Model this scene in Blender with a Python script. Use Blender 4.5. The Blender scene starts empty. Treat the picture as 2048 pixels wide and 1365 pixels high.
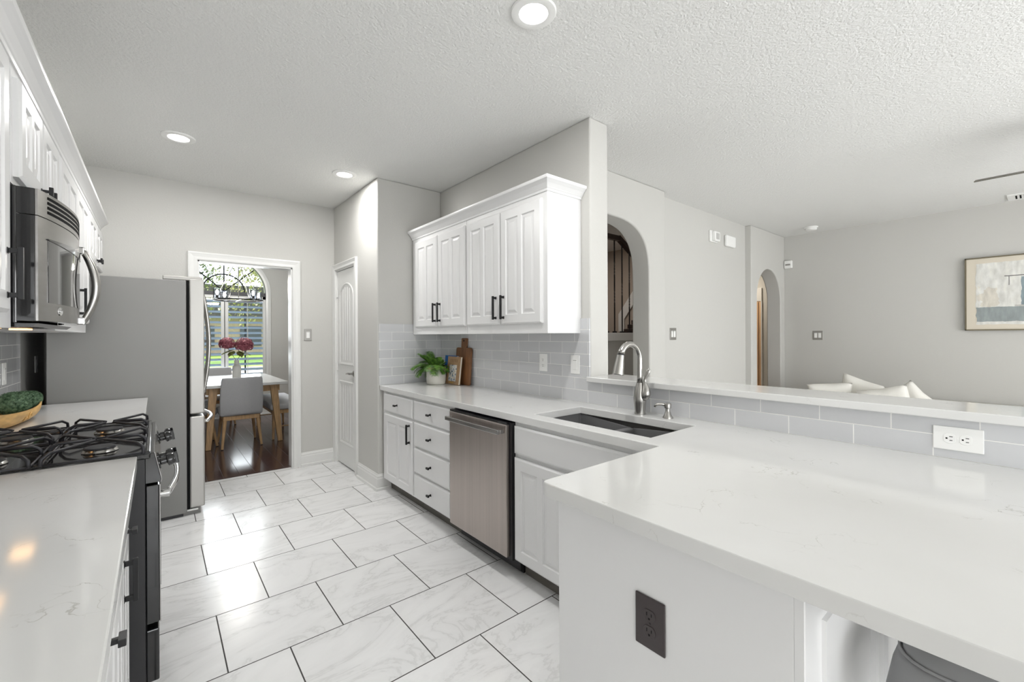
import bpy, bmesh, math, random
from mathutils import Vector, Matrix
random.seed(7)
sc = bpy.context.scene
COL = sc.collection
PI = math.pi

# ------------------------------------------------------------------ camera
YAW, ROLL, FPX, EYE = .686, -.0047, 868.0, 1.345
F = Vector((math.sin(YAW), math.cos(YAW), 0)); R0 = Vector((math.cos(YAW), -math.sin(YAW), 0)); U0 = Vector((0, 0, 1))
Rv = R0 * math.cos(ROLL) + U0 * math.sin(ROLL); Uv = U0 * math.cos(ROLL) - R0 * math.sin(ROLL)
cam = bpy.data.cameras.new('camera'); co = bpy.data.objects.new('camera', cam); COL.objects.link(co)
co.matrix_world = Matrix(((Rv.x, Uv.x, -F.x, 0), (Rv.y, Uv.y, -F.y, 0), (Rv.z, Uv.z, -F.z, EYE), (0, 0, 0, 1)))
cam.sensor_width = 36; cam.lens = FPX / 2048 * 36; cam.shift_y = -11.25 / 2048
cam.clip_start = .02; cam.clip_end = 200
sc.camera = co

# ------------------------------------------------------------------ world, light, exposure
sc.view_settings.view_transform = 'Standard'; sc.view_settings.look = 'None'
sc.view_settings.gamma = 1; sc.view_settings.use_curve_mapping = False
sc.view_settings.exposure = 0.08
sc.cycles.max_bounces = 10; sc.cycles.diffuse_bounces = 6; sc.cycles.glossy_bounces = 5
sc.cycles.transparent_max_bounces = 16; sc.cycles.sample_clamp_indirect = 6
sc.cycles.caustics_reflective = False; sc.cycles.caustics_refractive = False
w = bpy.data.worlds.new('sky'); sc.world = w; w.use_nodes = True
bg = w.node_tree.nodes['Background']; bg.inputs[0].default_value = (.84, .92, 1, 1); bg.inputs[1].default_value = 2.8

def lamp(name, kind, loc, energy, color=(1, 1, 1), rot=(0, 0, 0), **kw):
    l = bpy.data.lights.new(name, kind); l.energy = energy; l.color = color
    for k, v in kw.items(): setattr(l, k, v)
    o = bpy.data.objects.new(name, l); o.location = loc; o.rotation_euler = rot; COL.objects.link(o); return o
lamp('sun', 'SUN', (0, 20, 20), 9, (1, .95, .86), (math.radians(38), 0, math.radians(100)), angle=.01)
DAY = (1, .985, .965)
# daylight through the windows of the south wall (behind the camera) and of the dining room
lamp('daylight_breakfast_window', 'AREA', (.55, -3.44, 1.35), 36, DAY, (PI / 2, 0, 0), shape='RECTANGLE', size=1.9, size_y=1.9)
lamp('daylight_living_window', 'AREA', (4.2, -3.44, 1.3), 118, DAY, (PI / 2, 0, 0), shape='RECTANGLE', size=3.4, size_y=1.9)
lamp('nook_window_fill', 'AREA', (-.62, -2.0, 1.4), 30, DAY, (0, -PI / 2, 0), shape='RECTANGLE', size=1.5, size_y=1.6)  # unseen window, added to light the right-hand fronts and the peninsula panel
lamp('daylight_dining_window', 'AREA', (.87, 8.48, 1.5), 45, (.9, .96, 1), (-PI / 2, 0, 0), shape='RECTANGLE', size=1.0, size_y=1.5)

# ------------------------------------------------------------------ materials
def srgb(r, g=None, b=None):
    if g is None: g = b = r
    f = lambda c: (c / 255 / 12.92) if c / 255 <= .04045 else ((c / 255 + .055) / 1.055) ** 2.4
    return (f(r), f(g), f(b), 1)
class NT:
    def __init__(s, name):
        s.m = bpy.data.materials.new(name); s.m.use_nodes = True; s.t = s.m.node_tree
        s.b = s.t.nodes['Principled BSDF']; s.out = s.t.nodes['Material Output']
    def n(s, typ, **kw):
        nd = s.t.nodes.new(typ)
        for k, v in kw.items():
            if k.startswith('i_'):
                nd.inputs[k[2:].replace('_', ' ')].default_value = v
            else: setattr(nd, k, v)
        return nd
    def l(s, a, b): s.t.links.new(a, b)
    def set(s, **kw):
        for k, v in kw.items(): s.b.inputs[k.replace('_', ' ')].default_value = v
    def coords(s, scale=(1, 1, 1), kind='Object', rot=(0, 0, 0)):
        tc = s.n('ShaderNodeTexCoord'); mp = s.n('ShaderNodeMapping')
        mp.inputs['Scale'].default_value = scale; mp.inputs['Rotation'].default_value = rot
        s.l(tc.outputs[kind], mp.inputs[0]); return mp.outputs[0]
    def bump(s, h, strength, dist, prev=None):
        b = s.n('ShaderNodeBump'); b.inputs['Strength'].default_value = strength; b.inputs['Distance'].default_value = dist
        s.l(h, b.inputs['Height'])
        if prev: s.l(prev, b.inputs['Normal'])
        s.l(b.outputs[0], s.b.inputs['Normal']); return b.outputs[0]
    def ramp(s, fac, stops):
        r = s.n('ShaderNodeValToRGB'); e = r.color_ramp.elements
        while len(e) < len(stops): e.new(.5)
        for el, (p, c) in zip(e, stops): el.position = p; el.color = c
        s.l(fac, r.inputs[0]); return r.outputs[0]
def mat(name, col, rough=.5, metal=0.0, nscale=None, nstr=.2, ndist=.002, stretch=(1, 1, 1), var=0.0, spec=.5, coat=0.0):
    k = NT(name); k.set(Base_Color=col, Roughness=rough, Metallic=metal, Specular_IOR_Level=spec, Coat_Weight=coat)
    if nscale:
        nz = k.n('ShaderNodeTexNoise'); nz.inputs['Scale'].default_value = nscale; nz.inputs['Detail'].default_value = 3
        k.l(k.coords(stretch), nz.inputs['Vector'])
        if nstr: k.bump(nz.outputs['Fac'], nstr, ndist)
        if var:
            lo = tuple(c * (1 - var) for c in col[:3]) + (1,); hi = tuple(min(1, c * (1 + var)) for c in col[:3]) + (1,)
            k.l(k.ramp(nz.outputs['Fac'], [(.3, lo), (.7, hi)]), k.b.inputs['Base Color'])
    return k.m
def emit(name, col, strength):
    k = NT(name); k.set(Base_Color=(.8, .8, .8, 1), Emission_Color=col, Emission_Strength=strength); return k.m
def glass(name, tint=(1, 1, 1, 1), gloss=.9, rough=.02, ior=1.45):
    k = NT(name); t = k.n('ShaderNodeBsdfTransparent'); t.inputs[0].default_value = tint
    g = k.n('ShaderNodeBsdfGlossy'); g.inputs['Roughness'].default_value = rough; g.inputs[0].default_value = (gloss,) * 3 + (1,)
    fr = k.n('ShaderNodeFresnel'); fr.inputs[0].default_value = ior; mx = k.n('ShaderNodeMixShader')
    k.l(fr.outputs[0], mx.inputs[0]); k.l(t.outputs[0], mx.inputs[1]); k.l(g.outputs[0], mx.inputs[2]); k.l(mx.outputs[0], k.out.inputs[0]); return k.m

M = {}
M['wall'] = mat('wall_paint', srgb(198, 197, 193), .7, 0, 110, .35, .0025)
M['ceiling'] = mat('ceiling_texture', srgb(228, 228, 226), .85, 0, 80, .8, .0065)
M['trim'] = mat('trim_paint', srgb(226, 226, 224), .3, 0, 6, .03, .001)
M['cab'] = mat('cabinet_paint', srgb(225, 225, 225), .28, 0, 5, .03, .001)
M['black'] = mat('black_metal', (.012, .012, .013, 1), .38, .3)
M['iron'] = mat('cast_iron', (.035, .035, .04, 1), .42, .4, 300, .15, .0006)
M['blackgloss'] = mat('black_enamel', (.012, .012, .013, 1), .09, 0, coat=.5)
M['blackplastic'] = mat('black_plastic', (.02, .02, .022, 1), .35)
M['graypanel'] = mat('range_side_panel', (.03, .03, .032, 1), .5, 0, 400, .2, .0005)
M['mirrorglass'] = mat('dark_mirror_glass', (.20, .20, .20, 1), .06, .85)
M['toekick_shaded'] = mat('toe_kick', srgb(96, 92, 86), .4)  # shadow under the cabinets put into the toe kick colour
M['transom'] = mat('transom_paint', srgb(92, 92, 95), .5)
M['chrome'] = mat('chrome', (.78, .78, .78, 1), .1, 1)
M['nickel'] = mat('brushed_nickel', (.44, .43, .41, 1), .27, 1)
M['fridgeside'] = mat('fridge_side_paint', srgb(132, 131, 129), .42, .35, 500, .12, .0004)
M['fridgefront'] = mat('fridge_steel', (.44, .43, .41, 1), .38, .6, 3, .0, .0)
M['sinkstone'] = mat('sink_composite', (.15, .15, .153, 1), .45, 0, 300, .1, .0005)
M['whiteplastic'] = mat('white_plastic', srgb(238, 238, 236), .3)
M['slot'] = mat('dark_slot', (.008, .008, .008, 1), .8, spec=.1)
M['bronze'] = mat('bronze_plastic', (.045, .035, .036, 1), .32)
M['plate_nickel'] = mat('satin_plate', (.36, .35, .33, 1), .35, .8)
M['glass'] = glass('window_glass')
M['shade'] = glass('clear_glass_shade', (.95, .97, 1, 1), 1, .03, 1.28)
M['greyfabric'] = mat('grey_upholstery', srgb(172, 172, 174), .95, 0, 260, .3, .001, var=.10)
M['leather'] = mat('grey_leather', srgb(132, 132, 133), .45, 0, 220, .12, .0006)
M['oak'] = mat('light_oak', srgb(176, 142, 102), .5, 0, 5, .05, .001, (14, 14, 1.2), var=.22)
M['walnut'] = mat('brown_board_wood', srgb(122, 82, 50), .5, 0, 5, .05, .001, (10, 18, 1.5), var=.3)
M['bowlwood'] = mat('bowl_wood', srgb(196, 158, 98), .45, 0, 9, .08, .002, (5, 1, 5), var=.22)
M['pot'] = mat('white_pot', srgb(226, 223, 215), .35, 0, 40, .15, .002)
M['clay'] = mat('pot_rim', srgb(200, 168, 120), .6)
M['soil'] = mat('soil', (.03, .02, .015, 1), .9, 0, 60, .5, .01)
M['vase'] = mat('vase_ceramic', srgb(208, 206, 202), .4, 0, 60, .1, .001)
M['linen'] = mat('cream_linen', srgb(232, 230, 224), .95, 0, 40, .3, .004)
M['sofa'] = mat('sofa_fabric', srgb(190, 188, 182), .95, 0, 200, .3, .001)
M['rubber'] = mat('rubber', (.01, .01, .01, 1), .7)
M['bladewood'] = mat('fan_blade', srgb(112, 108, 100), .5, 0, 5, .05, .001, (12, 2, 2), var=.2)
M['stairpaint'] = mat('stairwell_paint', srgb(176, 164, 152), .8, 0, 90, .2, .002)
M['stairwood'] = mat('dark_stair_wood', (.03, .018, .014, 1), .35)
M['peach'] = mat('peach_door_wood', srgb(222, 184, 146), .5, 0, 4, .03, .001, (10, 10, 1), var=.12)
M['slat_skylit'] = mat('shutter_slat_skylit', srgb(176, 198, 224), .4)  # white slats tinted blue: the sky light is in the colour
M['bulb'] = emit('bulb_glow', (1, .93, .82, 1), 14)
M['lens'] = emit('downlight_lens', (1, .98, .95, 1), 9)
M['warmlens'] = emit('cooktop_lamp', (1, .58, .25, 1), 2.5)
M['bark'] = mat('bark', (.09, .06, .04, 1), .9, 0, 20, .5, .02)
M['road'] = mat('pale_concrete', srgb(205, 196, 186), .9, 0, 8, .2, .01, var=.06)
M['brickhouse'] = mat('house_brick', srgb(160, 140, 125), .9, 0, 6, .2, .01, var=.12)
M['housedark'] = mat('house_window', (.03, .04, .05, 1), .15)
M['roof'] = mat('roof_shingle', srgb(70, 66, 66), .9, 0, 10, .3, .02, var=.2)
def leafmat(name, a, b, scale=3.0):
    k = NT(name); k.set(Roughness=.55)
    oi = k.n('ShaderNodeTexNoise'); oi.inputs['Scale'].default_value = scale; k.l(k.coords(), oi.inputs['Vector'])
    k.l(k.ramp(oi.outputs['Fac'], [(.35, a), (.65, b)]), k.b.inputs['Base Color']); return k.m
M['fern'] = leafmat('fern_leaf', (.025, .085, .010, 1), (.13, .28, .03, 1), 40)
M['moss'] = leafmat('moss_green', (.035, .085, .04, 1), (.20, .32, .19, 1), 75)
M['treea'] = leafmat('tree_leaf_green', (.14, .17, .04, 1), (.42, .40, .14, 1), 1.5)
M['treeb'] = leafmat('tree_leaf_dark', (.05, .09, .03, 1), (.20, .23, .08, 1), 1.5)
M['leafolive'] = leafmat('hydrangea_leaf', (.12, .15, .04, 1), (.32, .33, .12, 1), 30)
M['petal'] = leafmat('hydrangea_petal', (.20, .035, .06, 1), (.50, .16, .20, 1), 40)
M['lawn'] = leafmat('lawn_grass', (.14, .28, .04, 1), (.24, .42, .07, 1), 8)

def quartz():
    k = NT('white_quartz'); k.set(Roughness=.1, Specular_IOR_Level=.5)
    c = k.coords()
    d = k.n('ShaderNodeTexNoise', i_Scale=5.0, i_Detail=7.0); k.l(c, d.inputs['Vector'])
    mx = k.n('ShaderNodeMix', data_type='RGBA', blend_type='ADD'); mx.inputs[0].default_value = .55
    k.l(c, mx.inputs[6]); k.l(d.outputs['Color'], mx.inputs[7])
    v = k.n('ShaderNodeTexVoronoi', feature='DISTANCE_TO_EDGE'); v.inputs['Scale'].default_value = 5.5; k.l(mx.outputs[2], v.inputs['Vector'])
    line = k.ramp(v.outputs['Distance'], [(0.0, (.85, .85, .85, 1)), (.013, (0, 0, 0, 1))])
    n2 = k.n('ShaderNodeTexNoise', i_Scale=6.0, i_Detail=3.0); k.l(c, n2.inputs['Vector'])
    mask = k.ramp(n2.outputs['Fac'], [(.56, (0, 0, 0, 1)), (.68, (1, 1, 1, 1))])
    mu = k.n('ShaderNodeMath', operation='MULTIPLY'); k.l(line, mu.inputs[0]); k.l(mask, mu.inputs[1])
    n3 = k.n('ShaderNodeTexNoise', i_Scale=2.0, i_Detail=6.0); k.l(c, n3.inputs['Vector'])
    base = k.ramp(n3.outputs['Fac'], [(.3, srgb(214, 214, 212)), (.7, srgb(222, 222, 221))])
    m2 = k.n('ShaderNodeMix', data_type='RGBA'); k.l(mu.outputs[0], m2.inputs[0]); k.l(base, m2.inputs[6]); m2.inputs[7].default_value = srgb(172, 170, 164)
    k.l(m2.outputs[2], k.b.inputs['Base Color']); return k.m
M['quartz'] = quartz()

def bricks(name, plane, origin, bw, rh, mort, c1, c2, cm, rough, mrough, bstr, veins=False, bdist=.002, coat=0):
    k = NT(name); k.set(Roughness=rough, Coat_Weight=coat, Coat_Roughness=.05)
    g = k.n('ShaderNodeNewGeometry') if False else k.n('ShaderNodeTexCoord')
    sp = k.n('ShaderNodeSeparateXYZ'); k.l(g.outputs['Object'], sp.inputs[0]); cb = k.n('ShaderNodeCombineXYZ')
    for i, ax in enumerate(plane):
        s = k.n('ShaderNodeMath', operation='SUBTRACT'); k.l(sp.outputs[ax], s.inputs[0]); s.inputs[1].default_value = origin[i]; k.l(s.outputs[0], cb.inputs[i])
    b = k.n('ShaderNodeTexBrick'); b.offset = .5; b.offset_frequency = 2; b.squash = 1
    for nm, v in (('Scale', 1), ('Mortar Size', mort), ('Mortar Smooth', .1), ('Bias', 0), ('Brick Width', bw), ('Row Height', rh), ('Color1', c1), ('Color2', c2), ('Mortar', cm)):
        b.inputs[nm].default_value = v
    k.l(cb.outputs[0], b.inputs['Vector'])
    colr = b.outputs['Color']
    if veins:
        co_ = k.coords()
        mp = k.n('ShaderNodeMapping'); mp.inputs['Rotation'].default_value = (0, 0, .7); mp.inputs['Scale'].default_value = (1, 2.2, 1); k.l(co_, mp.inputs[0])
        add = k.n('ShaderNodeMix', data_type='RGBA', blend_type='ADD'); add.inputs[0].default_value = 1.0
        tint = k.n('ShaderNodeMix', data_type='RGBA', blend_type='MULTIPLY'); tint.inputs[0].default_value = 1; k.l(b.outputs['Color'], tint.inputs[6]); tint.inputs[7].default_value = (9, 9, 9, 1)
        k.l(mp.outputs[0], add.inputs[6]); k.l(tint.outputs[2], add.inputs[7])
        nz = k.n('ShaderNodeTexNoise', i_Scale=1.6, i_Detail=7.0, i_Distortion=1.2); nz.inputs['Roughness'].default_value = .6; k.l(add.outputs[2], nz.inputs['Vector'])
        vf = k.ramp(nz.outputs['Fac'], [(.40, (1, 1, 1, 1)), (.485, (.95, .95, .95, 1)), (.5, (.84, .84, .835, 1)), (.52, (.95, .95, .95, 1)), (.62, (1, 1, 1, 1))])
        mm = k.n('ShaderNodeMix', data_type='RGBA', blend_type='MULTIPLY'); mm.inputs[0].default_value = 1; k.l(colr, mm.inputs[6]); k.l(vf, mm.inputs[7]); colr = mm.outputs[2]
    k.l(colr, k.b.inputs['Base Color'])
    rr = k.n('ShaderNodeMapRange'); k.l(b.outputs['Fac'], rr.inputs[0]); rr.inputs[3].default_value = rough; rr.inputs[4].default_value = mrough; k.l(rr.outputs[0], k.b.inputs['Roughness'])
    inv = k.n('ShaderNodeMath', operation='SUBTRACT'); inv.inputs[0].default_value = 1; k.l(b.outputs['Fac'], inv.inputs[1])
    k.bump(inv.outputs[0], bstr, bdist); return k.m
M['floortile'] = bricks('marble_floor_tile', (0, 1), (.4425, 2.065), .4515, .46, .0028, srgb(232, 232, 232), srgb(238, 238, 238), srgb(66, 64, 62), .2, .8, .5, True)
TC1, TC2, TCM = srgb(196, 197, 199), srgb(206, 207, 209), srgb(238, 237, 234)
M['tile_right'] = bricks('glass_tile_right', (1, 2), (.3568, .914), .2255, .0775, .0016, TC1, TC2, TCM, .1, .7, .4, coat=.3)
M['tile_return'] = bricks('glass_tile_return', (0, 2), (1.617, .914), .2255, .0775, .0016, TC1, TC2, TCM, .1, .7, .4, coat=.3)
M['tile_left'] = bricks('glass_tile_left', (1, 2), (3.95, .914), .2255, .0775, .0016, TC1, TC2, TCM, .1, .7, .4, coat=.3)
M['darkfloor'] = bricks('dark_wood_floor', (1, 0), (.3, .1), 1.1, .13, .0015, (.040, .020, .018, 1), (.062, .034, .030, 1), (.012, .007, .006, 1), .16, .5, .2)

def steel(name, axis, col=(.47, .42, .39, 1), rough=.32):
    k = NT(name); k.set(Base_Color=col, Metallic=1, Roughness=rough)
    sca = [140, 140, 140]; sca[axis] = 1.5
    nz = k.n('ShaderNodeTexNoise', i_Scale=1.0, i_Detail=4.0); k.l(k.coords(tuple(sca)), nz.inputs['Vector'])
    rr = k.n('ShaderNodeMapRange'); k.l(nz.outputs['Fac'], rr.inputs[0]); rr.inputs[3].default_value = rough - .03; rr.inputs[4].default_value = rough + .04; k.l(rr.outputs[0], k.b.inputs['Roughness'])
    s2 = [55, 55, 55]; s2[axis] = .7
    n2 = k.n('ShaderNodeTexNoise', i_Scale=1.0, i_Detail=3.0); k.l(k.coords(tuple(s2)), n2.inputs['Vector'])
    k.l(k.ramp(n2.outputs['Fac'], [(.3, tuple(c * .95 for c in col[:3]) + (1,)), (.7, tuple(c * 1.05 for c in col[:3]) + (1,))]), k.b.inputs['Base Color'])
    return k.m
M['steel'] = steel('brushed_steel', 2)
M['steelh'] = steel('brushed_steel_horizontal', 1, (.36, .35, .34, 1), .24)

def art():
    k = NT('abstract_painting'); k.set(Roughness=.8)
    tc = k.n('ShaderNodeTexCoord'); sp = k.n('ShaderNodeSeparateXYZ'); k.l(tc.outputs['Object'], sp.inputs[0])
    nz = k.n('ShaderNodeTexNoise', i_Scale=14.0, i_Detail=5.0); k.l(tc.outputs['Object'], nz.inputs['Vector'])
    def box(y0, y1, z0, z1, soft=.02):
        cur = None
        for out, lo, hi in ((sp.outputs[1], y0, y1), (sp.outputs[2], z0, z1)):
            for v, op in ((lo, 'GREATER_THAN'), (hi, 'LESS_THAN')):
                ad = k.n('ShaderNodeMath', operation='MULTIPLY_ADD'); k.l(nz.outputs['Fac'], ad.inputs[0]); ad.inputs[1].default_value = soft; k.l(out, ad.inputs[2])
                g = k.n('ShaderNodeMath', operation=op); k.l(ad.outputs[0], g.inputs[0]); g.inputs[1].default_value = v + soft * .5
                if cur is None: cur = g.outputs[0]
                else:
                    m = k.n('ShaderNodeMath', operation='MULTIPLY'); k.l(cur, m.inputs[0]); k.l(g.outputs[0], m.inputs[1]); cur = m.outputs[0]
        return cur
    col = k.ramp(nz.outputs['Fac'], [(.3, srgb(214, 213, 207)), (.7, srgb(228, 228, 224))])
    for rect, c in (((-.34, .40, -.30, -.145, .03), srgb(150, 158, 158)), ((-.30, .075, -.13, .16, .03), srgb(138, 152, 158)), ((.24, .36, -.14, .06, .16), srgb(214, 209, 198)),
                    ((-.20, .19, .172, .182, .006), srgb(120, 120, 116)), ((-.3, .12, -.142, -.130, .01), srgb(190, 188, 182)), ((.155, .162, .08, .175, .006), srgb(130, 130, 126))):
        m = k.n('ShaderNodeMix', data_type='RGBA'); k.l(box(*rect), m.inputs[0]); k.l(col, m.inputs[6]); m.inputs[7].default_value = c; col = m.outputs[2]
    n2 = k.n('ShaderNodeTexNoise', i_Scale=26.0, i_Detail=6.0); k.l(k.coords((1, 1, .35)), n2.inputs['Vector'])
    mm = k.n('ShaderNodeMix', data_type='RGBA', blend_type='MULTIPLY'); mm.inputs[0].default_value = 1; k.l(col, mm.inputs[6]); k.l(k.ramp(n2.outputs['Fac'], [(.3, (.82, .82, .81, 1)), (.55, (1, 1, 1, 1)), (.72, (1.12, 1.12, 1.1, 1))]), mm.inputs[7]); col = mm.outputs[2]
    k.l(col, k.b.inputs['Base Color']); return k.m
M['art'] = art()
M['mat_board'] = mat('cream_mat', srgb(214, 206, 190), .8)
M['goldframe'] = mat('thin_bronze_frame', srgb(120, 112, 92), .4, .5)

# ------------------------------------------------------------------ mesh helper
def wloc(o):
    v = Vector((0, 0, 0))
    while o: v += o.location; o = o.parent
    return v
class MB:
    def __init__(s): s.bm = bmesh.new()
    def face(s, pts):
        try: return s.bm.faces.new([s.bm.verts.new(p) for p in pts])
        except ValueError: return None
    def box(s, x0, y0, z0, x1, y1, z1):
        x0, x1 = sorted((x0, x1)); y0, y1 = sorted((y0, y1)); z0, z1 = sorted((z0, z1))
        v = [s.bm.verts.new(p) for p in ((x0, y0, z0), (x1, y0, z0), (x1, y1, z0), (x0, y1, z0), (x0, y0, z1), (x1, y0, z1), (x1, y1, z1), (x0, y1, z1))]
        for f in ((3, 2, 1, 0), (4, 5, 6, 7), (0, 1, 5, 4), (1, 2, 6, 5), (2, 3, 7, 6), (3, 0, 4, 7)): s.bm.faces.new([v[i] for i in f])
        return s
    def obox(s, O, U, V, N, u0, u1, v0, v1, d0, d1):
        O, U, V, N = map(Vector, (O, U, V, N)); P = lambda u, v, d: O + U * u + V * v + N * d
        v = [s.bm.verts.new(P(*p)) for p in ((u0, v0, d0), (u1, v0, d0), (u1, v1, d0), (u0, v1, d0), (u0, v0, d1), (u1, v0, d1), (u1, v1, d1), (u0, v1, d1))]
        for f in ((3, 2, 1, 0), (4, 5, 6, 7), (0, 1, 5, 4), (1, 2, 6, 5), (2, 3, 7, 6), (3, 0, 4, 7)): s.bm.faces.new([v[i] for i in f])
        return s
    def rings(s, rings, close=False, cap=True):
        vs = [[s.bm.verts.new(p) for p in r] for r in rings]; n = len(vs[0])
        pairs = list(zip(vs, vs[1:])) + ([(vs[-1], vs[0])] if close else [])
        for a, b in pairs:
            for i in range(n):
                j = (i + 1) % n
                try: s.bm.faces.new((a[i], a[j], b[j], b[i]))
                except ValueError: pass
        if cap and not close:
            for r, rev in ((vs[0], True), (vs[-1], False)):
                try: s.bm.faces.new(list(reversed(r)) if rev else r)
                except ValueError: pass
        return s
    def tube(s, pts, r, n=10, close=False, ry=None, up=None, cap=True):
        pts = [Vector(p) for p in pts]; m = len(pts); rs = r if isinstance(r, (list, tuple)) else [r] * m
        rys = rs if ry is None else (ry if isinstance(ry, (list, tuple)) else [ry] * m)
        rg = []; pu = Vector(up) if up else None
        for i, p in enumerate(pts):
            a = pts[(i - 1) % m] if (close or i > 0) else p; b = pts[(i + 1) % m] if (close or i < m - 1) else p
            t = (b - a).normalized()
            if pu is None: pu = Vector((0, 0, 1)) if abs(t.z) < .9 else Vector((1, 0, 0))
            q = (pu - t * pu.dot(t)); q = q.normalized() if q.length > 1e-6 else t.orthogonal().normalized()
            pu = q; bq = t.cross(q)
            rg.append([p + q * math.cos(2 * PI * k / n) * rs[i] + bq * math.sin(2 * PI * k / n) * rys[i] for k in range(n)])
        return s.rings(rg, close, cap)
    def cyl(s, a, b, r, r2=None, n=20): return s.tube([a, b], [r, r if r2 is None else r2], n)
    def lathe(s, prof, c=(0, 0, 0), n=28, axis=(0, 0, 1), cap=True):
        ax = Vector(axis).normalized(); e1 = ax.orthogonal().normalized(); e2 = ax.cross(e1); c = Vector(c)
        return s.rings([[c + ax * z + (e1 * math.cos(2 * PI * k / n) + e2 * math.sin(2 * PI * k / n)) * max(r, 1e-5) for k in range(n)] for r, z in prof], False, cap)
    def prism(s, poly, fn, a, b):
        s.rings([[fn(u, v, a) for u, v in poly], [fn(u, v, b) for u, v in poly]]); return s
    def sweep(s, path, prof, fn, closed=False, prof_closed=True):
        """profile (o, d): o along the mitred left normal of the 2D path, d the third direction"""
        n = len(path); rg = []
        for i, p in enumerate(path):
            p = Vector(p); pr = Vector(path[i - 1]) if (i > 0 or closed) else None; nx = Vector(path[(i + 1) % n]) if (i < n - 1 or closed) else None
            d1 = (p - pr).normalized() if pr is not None else (nx - p).normalized(); d2 = (nx - p).normalized() if nx is not None else d1
            n1 = Vector((-d1.y, d1.x)); n2 = Vector((-d2.y, d2.x)); mt = (n1 + n2); mt = mt.normalized() if mt.length > 1e-6 else n1
            k = 1 / max(.25, mt.dot(n1))
            rg.append([fn(p.x + mt.x * o * k, p.y + mt.y * o * k, d) for o, d in prof])
        return s.rings(rg, closed)
    def ball(s, c, r, u=16, v=10, sq=(1, 1, 1)):
        c = Vector(c); r = Vector((r * sq[0], r * sq[1], r * sq[2]))
        rg = [[c + Vector((math.sin(a) * math.cos(2 * PI * k / u) * r.x, math.sin(a) * math.sin(2 * PI * k / u) * r.y, -math.cos(a) * r.z)) for k in range(u)] for a in [max(.02, min(PI - .02, PI * i / v)) for i in range(v + 1)]]
        return s.rings(rg)
    def build(s, name, m, parent=None, bevel=0, seg=2, smooth=False, ang=35, sub=0, keep=False):
        bm = s.bm
        bmesh.ops.remove_doubles(bm, verts=bm.verts, dist=1e-5)
        bmesh.ops.recalc_face_normals(bm, faces=bm.faces)
        me = bpy.data.meshes.new(name)
        if parent is not None: off = wloc(parent)
        elif keep: off = Vector((0, 0, 0))
        else:
            lo = [min(v.co[i] for v in bm.verts) for i in range(3)]; hi = [max(v.co[i] for v in bm.verts) for i in range(3)]
            off = Vector(((lo[0] + hi[0]) / 2, (lo[1] + hi[1]) / 2, lo[2]))
        bmesh.ops.translate(bm, verts=bm.verts, vec=-off)
        bm.to_mesh(me); bm.free()
        o = bpy.data.objects.new(name, me); COL.objects.link(o); me.materials.append(M[m] if isinstance(m, str) else m)
        if parent is not None: o.parent = parent
        else: o.location = off
        if smooth:
            me.polygons.foreach_set('use_smooth', [True] * len(me.polygons))
            if smooth != 'all':
                try: me.set_sharp_from_angle(angle=math.radians(ang))
                except Exception: pass
        if bevel:
            b = o.modifiers.new('bevel', 'BEVEL'); b.width = bevel; b.segments = seg; b.limit_method = 'ANGLE'; b.angle_limit = math.radians(40)
        if sub:
            q = o.modifiers.new('sub', 'SUBSURF'); q.levels = sub; q.render_levels = sub
        return o
def tag(o, label, cat, group=None):
    o['label'] = label; o['category'] = cat
    if group: o['group'] = group
    return o
def thing(name, label, cat, loc, group=None):
    o = bpy.data.objects.new(name, None); o.empty_display_size = .1; COL.objects.link(o); o.location = loc
    return tag(o, label, cat, group)
def lab(o, t): o['label'] = t; return o
def struct(o): o['kind'] = 'structure'; return o
def S(mb, name, m, **kw): return struct(mb.build(name, m, None, keep=True, **kw))
def copy_tree(o, parent=None):
    c = o.copy(); COL.objects.link(c)
    if parent is not None: c.parent = parent
    for ch in list(o.children): copy_tree(ch, c)
    return c
XYZ = lambda x, y, z: Vector((x, y, z))

# ================================================================== SETTING
CE = 2.73
S(MB().box(-.85, -3.75, -.1, 7.1, 4.925, 0), 'floor', 'floortile')
S(MB().box(-2.4, 4.925, -.1, 3.3, 8.7, 0), 'floor_dining', 'darkfloor')
S(MB().box(-2.5, -3.8, CE, 9.5, 8.8, CE + .15), 'ceiling', 'ceiling')
S(MB().box(-.82, -1.2, 0, -.67, 4.99, CE).box(-.82, -3.75, 0, -.67, -2.8, CE).box(-.82, -2.8, 0, -.67, -1.2, .65).box(-.82, -2.8, 2.15, -.67, -1.2, CE), 'wall_left', 'wall')
nk = S(MB().box(-.78, -2.8, .65, -.72, -2.75, 2.15).box(-.78, -1.25, .65, -.72, -1.2, 2.15).box(-.78, -2.8, .65, -.72, -1.2, .70).box(-.78, -2.8, 2.10, -.72, -1.2, 2.15).box(-.77, -2.8, 1.38, -.73, -1.2, 1.42), 'window_4', 'trim')  # unseen window frame, added to go with the nook fill light
MB().box(-.753, -2.79, .66, -.747, -1.21, 2.14).build('pane', 'glass', nk)
# back wall with the cased opening to the dining room
S(MB().prism([(-2.4, 0), (.29, 0), (.29, 2.045), (1.075, 2.045), (1.075, 0), (9.4, 0), (9.4, CE), (-2.4, CE)], lambda u, v, d: XYZ(u, d, v), 4.86, 4.99), 'wall_back', 'wall')
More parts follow.
